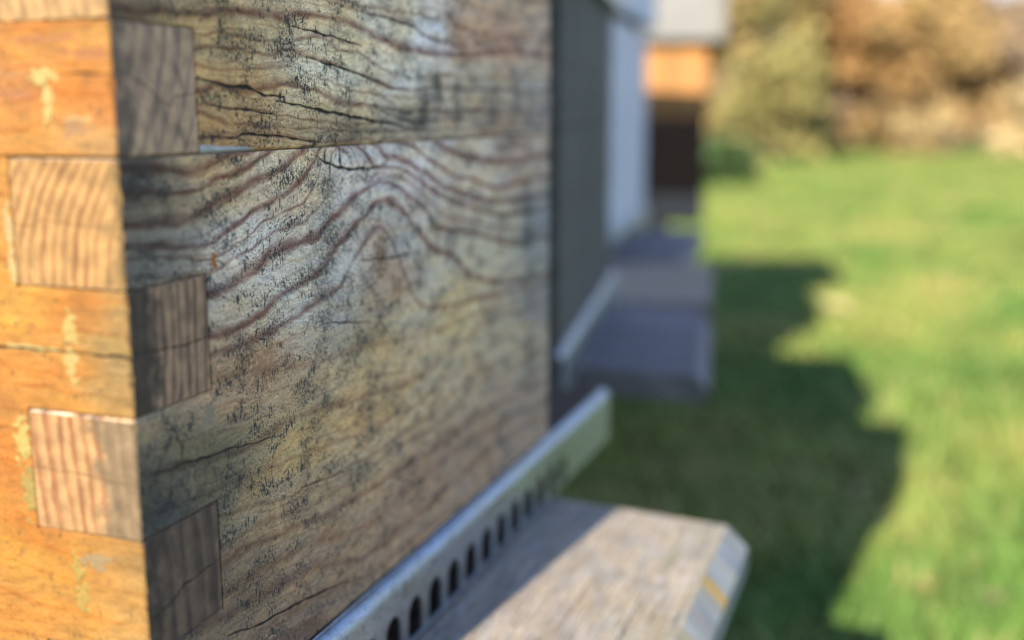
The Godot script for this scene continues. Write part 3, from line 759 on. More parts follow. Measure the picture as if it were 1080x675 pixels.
func other_wood() -> void:
	var f := Wood.new()
	f.seed_ = 41
	f.ppm = 4.0
	f.v0 = 90.0
	f.stretch = 0.14
	f.across = 0.30
	f.fibre = 0.20
	f.specks = 0.0
	f.tints = [[0, 40, 184, 174, 166], [80, 60, 192, 182, 174], [150, 30, 184, 176, 168], [220, 66, 192, 184, 174], [280, 40, 186, 178, 168], [120, 80, 176, 172, 160], [180, 76, 184, 178, 162], [230, 82, 172, 172, 160], [40, 10, 176, 168, 160]]
	f.late = Color(0.54, 0.50, 0.46)
	f.blobs = [[232, 62, 14, 1.6, 160, 158, 132, 0.0], [160, 70, 22, 0.9, 168, 156, 136, 0.0], [190, 40, 26, 0.7, 150, 132, 118, 0.0], [130, 55, 30, 0.8, 152, 134, 120, 0.0]]
	f.cracks = [[0.3, 20, 30, 90, 31, 140, 30], [0.25, 140, 60, 210, 59.5], [0.25, 60, 50, 110, 50]]
	M.landing_top = {"m": wood_material(f.bake(300, 90), grey(0.42), 0.10, 0.8), "on": "top", "a0": -20.0, "b0": 90.0, "w": 300.0, "h": 90.0}
	f = Wood.new()
	f.seed_ = 44
	f.ppm = 4.0
	f.v0 = 100.0
	f.rings = 0.0
	f.stretch = 0.3
	f.specks = 0.15
	f.tints = [[0, 90, 178, 186, 190], [80, 80, 172, 180, 186], [150, 84, 188, 190, 184], [200, 72, 182, 190, 194], [260, 80, 176, 186, 194]]
	f.blobs = [[222, 78, 5, 3.2, 222, 184, 92, 0.02], [178, 77, 5, 1.6, 196, 188, 160, 0.02], [150, 80, 8, 1.6, 190, 186, 166, 0.02], [196, 79, 2, 2, 214, 120, 50, 0.0], [244, 78, 5, 3, 196, 200, 196, 0.0]]
	M.landing_edge = {"m": wood_material(f.bake(300, 40), grey(0.36), 0.08, 0.6), "on": "top", "a0": -20.0, "b0": 100.0, "w": 300.0, "h": 40.0}
	# rough timber for floors, stands and the hives further off
	f = Wood.new()
	f.seed_ = 51
	f.ppm = 2.5
	f.v0 = 160.0
	f.plain_rings(400, 320, 7.0, 0.01)
	f.specks = 0.7
	f.rings = 0.4
	f.tints = [[0, 0, 190, 176, 160], [100, 100, 200, 186, 166], [200, -60, 186, 174, 160], [300, 40, 196, 184, 168], [380, -120, 190, 176, 156]]
	f.stains = [[60, 60, 8, 50, 0.7], [130, -60, 14, 70, 0.6], [200, -20, 12, 60, 0.7], [250, -120, 20, 40, 0.6], [310, 80, 10, 50, 0.6]]
	var p := f.bake(400, 320)
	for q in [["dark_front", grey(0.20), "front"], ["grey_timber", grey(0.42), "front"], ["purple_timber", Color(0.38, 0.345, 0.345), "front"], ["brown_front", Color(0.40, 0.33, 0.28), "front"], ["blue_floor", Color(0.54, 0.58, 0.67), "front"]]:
		M[q[0]] = {"m": wood_material(p, q[1], 0.08), "on": q[2], "a0": 0.0, "b0": 160.0, "w": 400.0, "h": 320.0}
	M.dark_front.m.albedo_color = Color(0.44, 0.485, 0.52)
	var orange := wood_material(p, Color(0.80, 0.64, 0.43), 0.08, 0.7)
	M.orange_front = {"m": orange, "on": "front", "a0": 0.0, "b0": 160.0, "w": 400.0, "h": 320.0}
	M.orange_side = {"m": orange, "on": "side", "a0": 0.0, "b0": 160.0, "w": 400.0, "h": 320.0}
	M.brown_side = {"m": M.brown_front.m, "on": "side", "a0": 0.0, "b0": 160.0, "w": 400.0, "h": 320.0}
	M.dark_side = {"m": M.dark_front.m, "on": "side", "a0": 0.0, "b0": 160.0, "w": 400.0, "h": 320.0}
	M.timber_top = {"m": M.grey_timber.m, "on": "top", "a0": 0.0, "b0": 160.0, "w": 400.0, "h": 320.0}
	M.blue_top = {"m": M.blue_floor.m, "on": "top", "a0": 0.0, "b0": 160.0, "w": 400.0, "h": 320.0}
	var paint := blotched(Color(0.29, 0.335, 0.44), Color(0.37, 0.42, 0.52), 0.012, Vector3.ONE * 3.0, 5, 0.55)
	M.pale_paint = {"m": paint, "on": "front", "a0": 0.0, "b0": 0.0, "w": 100.0, "h": 100.0}
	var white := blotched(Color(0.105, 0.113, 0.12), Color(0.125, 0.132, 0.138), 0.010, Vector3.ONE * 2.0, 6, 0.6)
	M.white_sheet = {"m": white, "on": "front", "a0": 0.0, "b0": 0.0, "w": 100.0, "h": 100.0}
	f = Wood.new()
	f.seed_ = 63
	f.ppm = 4.0
	f.v0 = -146.0
	f.fibre = 0.05
	f.specks = 0.3
	f.mould = Color(0.22, 0.20, 0.17)
	f.tints = [[0, -150, 170, 174, 180], [80, -160, 182, 184, 184], [150, -152, 172, 176, 182], [220, -165, 186, 186, 182], [300, -155, 176, 180, 180], [120, -172, 160, 160, 156], [260, -172, 164, 164, 158]]
	f.stains = [[100, -158, 9, 1.0, 0.5], [115, -159, 1.5, 2, 0.8], [60, -158, 12, 0.9, 0.5], [150, -158, 8, 0.8, 0.5], [190, -158.4, 10, 0.9, 0.5], [240, -158, 12, 0.9, 0.4], [137, -159, 1.5, 1.4, 0.6], [170, -174, 80, 0.9, 0.4], [60, -174, 60, 0.9, 0.4]]
	f.blobs = [[200, -157, 8, 0.5, 150, 130, 100, 0.0]]
	var zinc := wood_material(f.bake(360, 30), Color(0.78, 0.835, 0.90), 0.03, 0.42)
	zinc.metallic = 0.8
	M.zinc = {"m": zinc, "on": "front", "a0": -10.0, "b0": -146.0, "w": 360.0, "h": 30.0}

# ------------------------------------------------------------------ hives
func frame(x: float, z: float) -> Vector3:
	return Vector3(x * K, CAM_Y + 16.13 * K, -z * K)

# a box of finger-jointed boards. keys: front, side, ends (sawn ends of the front board, from the bottom up), tips (those of the side boards)
func hive_box(called: String, label: String, group: String, at: Vector3, yaw: float, base: float, wide: float, deep: float, levels: int, parity: int, keys: Dictionary, fh := FINGER) -> Node3D:
	var o := thing(called, label, "beehive box", at + Vector3(0, base * K, 0), -yaw, group)
	var t := THICK
	var high := levels * fh
	var fr: String = keys.front
	var sd: String = keys.side
	var f := {}
	slab(f, Vector3(-t, 0, -(wide - t)), Vector3(0, high, -t), 0.5, 48, [fr, fr, fr, fr, fr, fr], base)
	var fb := obj("front_board", f, o)
	f = {}
	slab(f, Vector3(-(deep - t), 0, -t), Vector3(-t, high, 0), 0.5, 3, [sd, sd, sd, sd, sd, sd], base)
	var s1 := obj("side_board", f, o)
	f = {}
	slab(f, Vector3(-(deep - t), 0, -wide), Vector3(-t, high, -(wide - t)), 0.5, 3, [sd, sd, sd, sd, sd, sd], base)
	var s2 := obj("side_board", f, o)
	f = {}
	slab(f, Vector3(-deep, 0, -wide), Vector3(-(deep - t), high, 0), 0.5, 0, [fr, fr, fr, fr, sd, sd], base)
	obj("back_board", f, o)
	var e := 0
	var g := 0
	for i in levels:
		var y := i * fh
		f = {}
		if i % 2 == parity:
			var end: String = keys.ends[e % keys.ends.size()]
			e += 1
			slab(f, Vector3(-t, y + 0.09, -t), Vector3(0, y + fh - 0.09, 0.1), 0.4, 16, [fr, fr, fr, fr, fr, end], base, 11 + i)
			obj("finger", f, fb)
			f = {}
			slab(f, Vector3(-t, y, -wide), Vector3(0, y + fh, -(wide - t)), 0.45, 32, [fr, fr, fr, fr, sd, fr], base)
			obj("finger", f, fb)
		else:
			var tip: String = keys.tips[g % keys.tips.size()]
			g += 1
			slab(f, Vector3(-t, y + 0.09, -t + 0.25), Vector3(0.08, y + fh - 0.09, 0), 0.4, 1, [sd, tip, sd, sd, sd, sd], base, 31 + i)
			obj("finger", f, s1)
			f = {}
			slab(f, Vector3(-t, y, -wide), Vector3(0.2, y + fh, -(wide - t)), 0.45, 1, [sd, fr, sd, sd, sd, sd], base)
			obj("finger", f, s2)
	return o

# floor with its rails and the landing board in front. top of the rails at -150, lawn at -496
func hive_floor(label: String, at: Vector3, yaw: float, from: float, to: float, deep: float, land_from: float, land_to: float, key: String, top_key: String, edge_key: String) -> Node3D:
	var base := -196.0
	var o := thing("bottom_board", label, "beehive floor", at + Vector3(0, base * K, 0), -yaw, "beehive floors with landing boards")
	var f := {}
	var k6 := [key, key, key, key, key, key]
	var body := to - 62.0
	slab(f, Vector3(-deep, 0, -body), Vector3(-0.8, 17.0, -from), 0.8, 0, k6, base)
	obj("floor_panel", f, o)
	for q in [[-from - 26.0, -from], [-body, -body + 26.0]]:
		f = {}
		slab(f, Vector3(-deep, 17.4, q[0]), Vector3(-0.8, 45.8, q[1]), 0.8, 0, k6, base)
		obj("rail", f, o)
	f = {}
	slab(f, Vector3(-deep, 39.0, -to), Vector3(-0.8, 45.8, -body - 0.4), 0.8, 0, k6, base)
	obj("ledge", f, o)
	f = {}
	slab(f, Vector3(-deep, 17.4, -body + 26.4), Vector3(-deep + 26, 45.8, -from - 26.4), 0.8, 0, k6, base)
	obj("back_rail", f, o)
	if land_to <= land_from:
		return o
	# landing board: planed plank with its outer edge bevelled, falling away a little from the hive
	f = {}
	var prof := [Vector2(0, 0), Vector2(76.5, 0), Vector2(85.0, -8), Vector2(85.6, -17), Vector2(0, -17)]
	var z0 := -land_from
	var z1 := -land_to
	for i in 5:
		var a: Vector2 = prof[i]
		var b: Vector2 = prof[(i + 1) % 5]
		var d := (b - a).normalized()
		var pts := [Vector3(a.x, a.y, z0), Vector3(b.x, b.y, z0), Vector3(b.x, b.y, z1), Vector3(a.x, a.y, z1)]
		face(f, edge_key if i == 1 or i == 2 else top_key, pts, Vector3(-d.y, d.x, 0) if i < 5 else Vector3.UP, 0.0)
	for z in [z0, z1]:
		for i in range(1, 4):
			var pts := [Vector3(prof[0].x, prof[0].y, z), Vector3(prof[i].x, prof[i].y, z), Vector3(prof[i + 1].x, prof[i + 1].y, z), Vector3(prof[i + 1].x, prof[i + 1].y, z)]
			face(f, top_key, pts, Vector3(0, 0, 1 if z == z0 else -1), 0.0)
	var lb := obj("landing_board", f, o)
	lb.position = Vector3(0.6, 19.4, 0) * K
	lb.rotation.z = -0.04
	return o

# folded sheet-metal strip with a row of bee-sized arches
func entrance_guard(label: String, at: Vector3, yaw: float, from: float, to: float, first: float) -> Node3D:
	var base := -174.6
	var o := thing("entrance_guard", label, "metal strip", at + Vector3(0, base * K, 0), -yaw, "metal entrance strips of the beehives")
	var f := {}
	var top := 24.8
	var out := 4.3
	var th := 0.9
	var cell := 15.0
	# flange and rolled edge: profile swept along the hive
	var prof := [Vector2(0.3, top)]
	for k in 9:
		var a := PI / 2 * (1.0 - k / 8.0)
		prof.append(Vector2(out - 3.8 + 3.8 * cos(a), top - 4.6 + 4.4 * sin(a)))
	for i in prof.size() - 1:
		var a: Vector2 = prof[i]
		var b: Vector2 = prof[i + 1]
		var d := (b - a).normalized()
		face(f, "zinc", [Vector3(a.x, a.y, -from), Vector3(b.x, b.y, -from), Vector3(b.x, b.y, -to), Vector3(a.x, a.y, -to)], Vector3(-d.y, d.x, 0), base)
		var n := Vector2(-d.y, d.x) * -th
		face(f, "zinc", [Vector3(a.x + n.x, a.y + n.y, -from), Vector3(b.x + n.x, b.y + n.y, -from), Vector3(b.x + n.x, b.y + n.y, -to), Vector3(a.x + n.x, a.y + n.y, -to)], Vector3(d.y, -d.x, 0), base)
		for z in [-from, -to]:
			face(f, "zinc", [Vector3(a.x, a.y, z), Vector3(b.x, b.y, z), Vector3(b.x + n.x, b.y + n.y, z), Vector3(a.x + n.x, a.y + n.y, z)], Vector3(0, 0, 1 if z == -from else -1), base)
	# the upright face, cell by cell: a hole 8 wide and 10 high, arched at the top
	var y1 := top - 4.6
	var sill := 1.6
	var spring := 9.2
	var u := from
	var at_hole := first
	while at_hole - cell * 0.5 < from:
		at_hole += cell
	while u < to - 0.01:
		var next := minf(at_hole + cell * 0.5, to)
		var has := next - u > cell * 0.9 and at_hole < 270.0
		for side in 2:
			var x := out if side == 0 else out - th
			var nr := Vector3(1 if side == 0 else -1, 0, 0)
			var P := func(uu: float, yy: float) -> Vector3: return Vector3(x, yy, -uu)
			if not has:
				face(f, "zinc", [P.call(u, 0.0), P.call(next, 0.0), P.call(next, y1), P.call(u, y1)], nr, base)
				continue
			var a := at_hole - 4.9
			var b := at_hole + 4.9
			face(f, "zinc", [P.call(u, 0.0), P.call(next, 0.0), P.call(next, sill), P.call(u, sill)], nr, base)
			face(f, "zinc", [P.call(u, sill), P.call(a, sill), P.call(a, y1), P.call(u, y1)], nr, base)
			face(f, "zinc", [P.call(b, sill), P.call(next, sill), P.call(next, y1), P.call(b, y1)], nr, base)
			for k in 8:
				var t0 := PI - PI * k / 8.0
				var t1 := PI - PI * (k + 1) / 8.0
				var p0 := Vector2(at_hole + 4.9 * cos(t0), spring + 4.9 * sin(t0))
				var p1 := Vector2(at_hole + 4.9 * cos(t1), spring + 4.9 * sin(t1))
				face(f, "zinc", [P.call(p0.x, p0.y), P.call(p1.x, p1.y), P.call(p1.x, y1), P.call(p0.x, y1)], nr, base)
				if side == 0:
					var m := Vector3(0, -sin((t0 + t1) / 2), cos((t0 + t1) / 2))
					face(f, "zinc", [Vector3(out, p0.y, -p0.x), Vector3(out, p1.y, -p1.x), Vector3(out - th, p1.y, -p1.x), Vector3(out - th, p0.y, -p0.x)], m, base)
			if side == 0:
				for q in [[a, 1.0], [b, -1.0]]:
					face(f, "zinc", [Vector3(out, sill, -q[0]), Vector3(out, spring, -q[0]), Vector3(out - th, spring, -q[0]), Vector3(out - th, sill, -q[0])], Vector3(0, 0, -q[1]), base)
				face(f, "zinc", [Vector3(out, sill, -a), Vector3(out, sill, -b), Vector3(out - th, sill, -b), Vector3(out - th, sill, -a)], Vector3.UP, base)
		u = next
		at_hole += cell
	face(f, "zinc", [Vector3(out, 0, -from), Vector3(out, 0, -to), Vector3(out - th, 0, -to), Vector3(out - th, 0, -from)], Vector3.DOWN, base)
	for z in [-from, -to]:
		face(f, "zinc", [Vector3(out, 0, z), Vector3(out, y1, z), Vector3(out - th, y1, z), Vector3(out - th, 0, z)], Vector3(0, 0, 1 if z == -from else -1), base)
	obj("strip", f, o)
	return o

func hive_roof(label: String, at: Vector3, yaw: float, base: float, wide: float, deep: float, high: float, over: float, key: String) -> void:
	var o := thing("hive_roof", label, "beehive roof", at + Vector3(0, base * K, 0), -yaw, "roofs of the beehives")
	var k6 := [key, key, key, key, key, key]
	var f := {}
	slab(f, Vector3(-deep - over, high - 14, -wide - over), Vector3(over, high, over), 1.5, 0, k6)
	obj("cover", f, o)
	var s := 8.0
	for q in [[Vector3(over - s - 1, 0, -wide - over + 1), Vector3(over - 1, high - 14.3, over - 1)], [Vector3(-deep - over + 1, 0, -wide - over + 1), Vector3(-deep - over + 1 + s, high - 14.3, over - 1)],
			[Vector3(-deep - over + 1 + s, 0, over - s - 1), Vector3(over - s - 1, high - 14.3, over - 1)], [Vector3(-deep - over + 1 + s, 0, -wide - over + 1), Vector3(over - s - 1, high - 14.3, -wide - over + 1 + s)]]:
		f = {}
		slab(f, q[0], q[1], 0.8, 0, k6)
		obj("skirt", f, o)

func hive_stand(label: String, at: Vector3, yaw: float, wide: float, deep: float) -> void:
	var o := thing("hive_stand", label, "beehive stand", at + Vector3(0, -496.0 * K, 0), -yaw, "timber stands under the beehives")
	var k := "grey_timber"
	var k6 := [k, k, k, k, k, k]
	for x in [-80.0, -deep + 30.0]:
		var f := {}
		slab(f, Vector3(x - 22, 255, -wide - 10), Vector3(x + 22, 299.7, 10), 1.0, 0, k6)
		obj("beam", f, o)
		for z in [-24.0, -wide - 2.0]:
			f = {}
			slab(f, Vector3(x - 18, -6, z), Vector3(x + 18, 254.7, z + 34), 1.0, 0, k6)
			obj("leg", f, o)


# ------------------------------------------------------------------ garden
func tube(st: SurfaceTool, pts: Array, radii: Array, sides := 7) -> void:
	for i in pts.size() - 1:
		var a: Vector3 = pts[i]
		var b: Vector3 = pts[i + 1]
		var d := (b - a).normalized()
		var x := d.cross(Vector3(0.3, 0.2, 1).normalized()).normalized()
		var y := d.cross(x)
		for k in sides:
			var t0 := TAU * k / sides
			var t1 := TAU * (k + 1) / sides
			var n0 := x * cos(t0) + y * sin(t0)
			var n1 := x * cos(t1) + y * sin(t1)
			var p := [a + n0 * radii[i], a + n1 * radii[i], b + n1 * radii[i + 1], b + n0 * radii[i + 1]]
			quad(st, p, (n0 + n1).normalized(), [Vector2.ZERO, Vector2.ZERO, Vector2.ZERO, Vector2.ZERO])

func leaf_mesh(long: float, wide: float, m: Material, ragged := false) -> ArrayMesh:
	var st := SurfaceTool.new()
	st.begin(Mesh.PRIMITIVE_TRIANGLES)
	var rim := [Vector2(0, 0), Vector2(-0.62, 0.16), Vector2(-0.72, 0.34), Vector2(-1, 0.52), Vector2(-0.45, 0.74), Vector2(0, 1), Vector2(0.5, 0.76), Vector2(1, 0.48), Vector2(0.66, 0.3), Vector2(0.55, 0.12)] if ragged else [Vector2(0, 0), Vector2(-1, 0.45), Vector2(0, 1), Vector2(1, 0.45)]
	var mid := Vector3(0, long * 0.45, 0)
	for i in rim.size():
		for p: Vector2 in [rim[i], rim[(i + 1) % rim.size()]]:
			st.add_vertex(Vector3(p.x * wide, p.y * long, wide * (0.25 * absf(p.x) + 0.25 * p.y * p.y)))
		st.add_vertex(mid)
	st.generate_normals()
	var mesh := st.commit()
	mesh.surface_set_material(0, m)
	return mesh

func leafy(c: Color, back: float) -> StandardMaterial3D:
	var m := StandardMaterial3D.new()
	m.albedo_color = c.linear_to_srgb()
	m.vertex_color_use_as_albedo = true
	m.roughness = 0.75
	m.cull_mode = BaseMaterial3D.CULL_DISABLED
	m.backlight_enabled = true
	m.backlight = Color(back, back, back)
	return m

# small tree or tall shrub: stems that fork, leaf clumps of several tones with gaps between
func shrub(called: String, label: String, category: String, x: float, z: float, high: float, spread: float, tones: Array, leaves: int, low := 0.12, group := "autumn shrubs along the edge of the lawn") -> void:
	var o := thing(called, label, category, Vector3(x, 0, z), 0.0, group)
	var st := SurfaceTool.new()
	st.begin(Mesh.PRIMITIVE_TRIANGLES)
	var stems := 4
	var tips := []
	for s in stems:
		var a := TAU * s / stems + rng.randf() * 0.9
		var lean := spread * (0.25 + 0.35 * rng.randf())
		var p0 := Vector3(cos(a) * 0.05, -0.05, sin(a) * 0.05)
		var p1 := Vector3(cos(a) * lean * 0.4, high * 0.4, sin(a) * lean * 0.4)
		var p2 := Vector3(cos(a + 0.3) * lean, high * (0.78 + 0.18 * rng.randf()), sin(a + 0.3) * lean)
		tube(st, [p0, p1, p2], [0.032 * high / 2.0, 0.02 * high / 2.0, 0.006])
		for k in 5:
			var from := p1.lerp(p2, rng.randf() * 0.9)
			var b := a + rng.randf_range(-1.6, 1.6)
			var tip := from + Vector3(cos(b), rng.randf_range(0.1, 0.9), sin(b)) * spread * rng.randf_range(0.25, 0.55)
			tube(st, [from, tip], [0.011, 0.004], 5)
			tips.append(tip)
	obj("trunk", {M.bark: st}, o)
	var mm := MultiMesh.new()
	mm.transform_format = MultiMesh.TRANSFORM_3D
	mm.use_colors = true
	mm.mesh = M.leaf
	mm.instance_count = leaves
	var clumps := []
	for c in 80:
		var y := high * lerpf(low, 1.0, pow(rng.randf(), 0.8))
		var r := spread * (1.15 - 0.75 * y / high) * sqrt(rng.randf())
		var a := rng.randf() * TAU
		var where_ := Vector3(cos(a) * r, y, sin(a) * r)
		if c < tips.size():
			where_ = tips[c]
		clumps.append([where_, rng.randf_range(0.05, 0.2) * spread, tones[rng.randi() % tones.size()]])
	for i in leaves:
		var c: Array = clumps[rng.randi() % clumps.size()]
		var p: Vector3 = c[0] + Vector3(rng.randfn(), rng.randfn() * 0.8, rng.randfn()) * c[1]
		p.y = maxf(p.y, 0.04)
		var basis := Basis.from_euler(Vector3(rng.randf_range(-1.4, 1.4), rng.randf() * TAU, rng.randf_range(-1.4, 1.4))).scaled(Vector3.ONE * rng.randf_range(0.7, 1.5))
		mm.set_instance_transform(i, Transform3D(basis, p))
		var col: Color = c[2]
		mm.set_instance_color(i, col * rng.randf_range(0.7, 1.3))
	var crown := MultiMeshInstance3D.new()
	crown.name = "crown"
	crown.multimesh = mm
	crown.set_meta("kind", "stuff")
	o.add_child(crown, true)

func garden() -> void:
	# the lawn: one sheet to the horizon
	var n := FastNoiseLite.new()
	n.seed = 2
	n.frequency = 0.006
	n.fractal_octaves = 5
	var t := NoiseTexture2D.new()
	t.width = 1024
	t.height = 1024
	t.seamless = true
	t.noise = n
	var g := Gradient.new()
	g.offsets = PackedFloat32Array([0.18, 0.42, 0.6, 0.82])
	g.colors = PackedColorArray([Color(0.03, 0.055, 0.014).linear_to_srgb(), Color(0.05, 0.085, 0.02).linear_to_srgb(), Color(0.08, 0.11, 0.028).linear_to_srgb(), Color(0.20, 0.17, 0.07).linear_to_srgb()])
	t.color_ramp = g
	var lawn := StandardMaterial3D.new()
	lawn.albedo_texture = t
	lawn.uv1_triplanar = true
	lawn.uv1_world_triplanar = true
	lawn.uv1_scale = Vector3.ONE * 0.45
	lawn.roughness = 0.95
	lawn.metallic_specular = 0.15
	var st := SurfaceTool.new()
	st.begin(Mesh.PRIMITIVE_TRIANGLES)
	var e := [-600.0, -60.0, -20.0, -8.0, -3.0, 0.0, 3.0, 8.0, 20.0, 60.0, 600.0]
	for i in 10:
		for j in 10:
			quad(st, [Vector3(e[i], 0, e[j]), Vector3(e[i + 1], 0, e[j]), Vector3(e[i + 1], 0, e[j + 1]), Vector3(e[i], 0, e[j + 1])], Vector3.UP, [Vector2.ZERO, Vector2.ZERO, Vector2.ZERO, Vector2.ZERO])
	var ground := obj("ground", {lawn: st})
	ground.set_meta("kind", "structure")
	ground.set_meta("label", "mown autumn lawn reaching to the shrubs")

	# grass blades
	M.grass = leafy(Color(1, 1, 1), 0.12)
	st = SurfaceTool.new()
	st.begin(Mesh.PRIMITIVE_TRIANGLES)
	for k in 8:
		var a := TAU * k / 8 + 0.3 * rng.randf()
		var r := 0.012 * rng.randf()
		var q := Vector3(cos(a), 0, sin(a))
		var s := Vector3(-sin(a), 0, cos(a)) * 0.0022
		var hgt_ := rng.randf_range(0.028, 0.055)
		var p0 := q * r
		var p1 := q * (r + 0.010) + Vector3(0, hgt_ * 0.65, 0)
		var p2 := q * (r + 0.028) + Vector3(0, hgt_, 0)
		for v in [p0 - s, p0 + s, p1 + s, p0 - s, p1 + s, p1 - s, p1 - s, p1 + s, p2]:
			st.add_vertex(v)
	st.generate_normals()
	var tuft := st.commit()
	tuft.surface_set_material(0, M.grass)
	var mm := MultiMesh.new()
	mm.transform_format = MultiMesh.TRANSFORM_3D
	mm.use_colors = true
	mm.mesh = tuft
	mm.instance_count = 160000
	var cn := FastNoiseLite.new()
	cn.seed = 14
	cn.frequency = 1.3
	cn.fractal_octaves = 3
	for i in mm.instance_count:
		var d := 0.5 + 15.5 * pow(rng.randf(), 1.8)
		var a := rng.randf_range(-0.75, 1.0)
		var p := Vector3(sin(a) * d, 0, -cos(a) * d)
		var b := Basis(Vector3.UP, rng.randf() * TAU).scaled(Vector3.ONE * rng.randf_range(0.7, 1.3) * (1.0 + d * 0.09))
		mm.set_instance_transform(i, Transform3D(b, p))
		var k := cn.get_noise_2d(p.x, p.z)
		var c := Color(0.062, 0.138, 0.018).lerp(Color(0.165, 0.205, 0.04), clampf(0.5 + k * 1.9, 0, 1))
		if rng.randf() < 0.06 + 0.30 * maxf(k, 0):
			c = Color(0.26, 0.21, 0.085)
		elif rng.randf() < 0.06:
			c = Color(0.05, 0.10, 0.02)
		mm.set_instance_color(i, c * rng.randf_range(0.75, 1.2))
	var grass := MultiMeshInstance3D.new()
	grass.name = "grass"
	grass.multimesh = mm
	grass.set_meta("kind", "stuff")
	grass.set_meta("label", "short green grass of the lawn with a few dry blades")
	add_child(grass)

	# fallen leaves that show one by one, then the scattered rest
	M.dead_leaf = leafy(Color(1, 1, 1), 0.25)
	M.dead_leaf.vertex_color_use_as_albedo = false
	M.dead_leaf.albedo_color = Color(0.40, 0.29, 0.15).linear_to_srgb()
	M.pale_leaf = leafy(Color(1, 1, 1), 0.25)
	M.pale_leaf.vertex_color_use_as_albedo = false
	M.pale_leaf.albedo_color = Color(0.47, 0.37, 0.17).linear_to_srgb()
	var spots := [
		[838, 535, 0.055, "dead_leaf", "curled brown leaf lying in the hive's shadow straight out from the landing board's corner"],
		[912, 560, 0.060, "dead_leaf", "dull brown leaf just inside the edge of the hive's shadow"],
		[922, 352, 0.16, "pale_leaf", "large pale tan leaf in the sun in the notch of the shadows"],
		[1003, 655, 0.085, "pale_leaf", "pale tan leaf in sunny grass at the lower edge of the view"],
		[945, 455, 0.055, "pale_leaf", "tan leaf on the rim of the longest shadow tip"],
		[1030, 510, 0.06, "dead_leaf", "reddish brown leaf alone in the sunny grass"],
		[930, 630, 0.06, "pale_leaf", "small tan leaf beside the lower shadow edge"],
	]
	for q in spots:
		var p := on_lawn(q[0], q[1])
		var o := MeshInstance3D.new()
		o.mesh = leaf_mesh(q[2], q[2] * 0.42, M[q[3]], true)
		o.name = numbered("fallen_leaf")
		add_child(o)
		o.position = p + Vector3(0, 0.035, 0)
		o.rotation = Vector3(-1.35, rng.randf() * TAU, 0.2)
		tag(o, q[4], "leaf", "fallen leaves on the lawn")
	mm = MultiMesh.new()
	mm.transform_format = MultiMesh.TRANSFORM_3D
	mm.use_colors = true
	mm.mesh = leaf_mesh(0.05, 0.02, leafy(Color(1, 1, 1), 0.25), true)
	mm.instance_count = 420
	for i in mm.instance_count:
		var d := 1.2 + 10.0 * rng.randf()
		var a := rng.randf_range(-0.6, 0.9)
		var b := Basis.from_euler(Vector3(-1.5 + rng.randfn() * 0.25, rng.randf() * TAU, rng.randfn() * 0.2)).scaled(Vector3.ONE * rng.randf_range(0.6, 1.3))
		mm.set_instance_transform(i, Transform3D(b, Vector3(sin(a) * d, 0.03, -cos(a) * d)))
		mm.set_instance_color(i, Color(0.40, 0.26, 0.11).lerp(Color(0.45, 0.37, 0.2), rng.randf()))
	var litter := MultiMeshInstance3D.new()
	litter.name = "leaf_litter"
	litter.multimesh = mm
	litter.set_meta("kind", "stuff")
	litter.set_meta("label", "small fallen leaves scattered over the lawn")
	add_child(litter)

	# shrubs and small trees behind the lawn
	M.bark = blotched(Color(0.10, 0.085, 0.07), Color(0.22, 0.19, 0.16), 0.03, Vector3.ONE * 4.0, 17, 0.9)
	M.leaf = leaf_mesh(0.075, 0.026, leafy(Color(1, 1, 1), 0.6))
	var olive := [Color(0.19, 0.18, 0.06), Color(0.24, 0.20, 0.07), Color(0.16, 0.155, 0.055), Color(0.28, 0.22, 0.09)]
	var orange := [Color(0.36, 0.20, 0.075), Color(0.33, 0.21, 0.09), Color(0.27, 0.19, 0.08), Color(0.38, 0.24, 0.10)]
	var tan_ := [Color(0.33, 0.23, 0.10), Color(0.38, 0.27, 0.11), Color(0.26, 0.19, 0.09), Color(0.36, 0.24, 0.12)]
	var bare := [Color(0.31, 0.24, 0.17), Color(0.36, 0.28, 0.20), Color(0.25, 0.20, 0.15)]
	var straw := [Color(0.46, 0.37, 0.20), Color(0.52, 0.42, 0.24), Color(0.40, 0.33, 0.18)]
	var green := [Color(0.04, 0.085, 0.025), Color(0.06, 0.11, 0.03), Color(0.03, 0.06, 0.02)]
	shrub("olive_shrub", "tall olive green shrub next to the pale hive roof", "shrub", 2.85, -12.6, 2.5, 0.62, olive, 9000)
	shrub("olive_shrub", "low yellow green shrub in front of the tall olive one", "shrub", 2.75, -11.6, 1.15, 0.6, [Color(0.25, 0.23, 0.08), Color(0.22, 0.21, 0.07), Color(0.20, 0.18, 0.065)], 6000)
	shrub("orange_tree", "small tree with orange autumn leaves right of the olive shrub", "tree", 3.95, -13.6, 2.05, 1.0, orange, 11000)
	shrub("tan_tree", "yellow brown small tree between the orange one and the bare grey one", "tree", 5.05, -13.8, 2.05, 1.0, tan_, 11000)
	shrub("orange_tree", "rust coloured small tree with a flat top, second orange crown", "tree", 5.55, -14.6, 2.35, 0.6, [Color(0.42, 0.21, 0.07), Color(0.36, 0.20, 0.08), tan_[0]], 6500)
	shrub("tan_tree", "grey brown nearly bare small tree near the pale trunk", "tree", 6.25, -13.8, 1.86, 0.9, bare, 9000)
	shrub("tan_tree", "grey brown small tree behind the straw coloured grass", "tree", 7.4, -14.0, 1.9, 0.85, bare, 8000)
	shrub("orange_tree", "rust brown small tree at the far end of the row", "tree", 9.0, -14.4, 2.3, 0.95, orange, 7000)
	shrub("tan_tree", "tan small tree standing hidden behind the hives", "tree", 1.2, -14.6, 2.2, 0.95, tan_, 6000)
	shrub("green_shrub", "dark green low shrub at the foot of the olive shrubs by the hives", "shrub", 1.5, -7.9, 0.32, 0.2, green, 3500, 0.02)
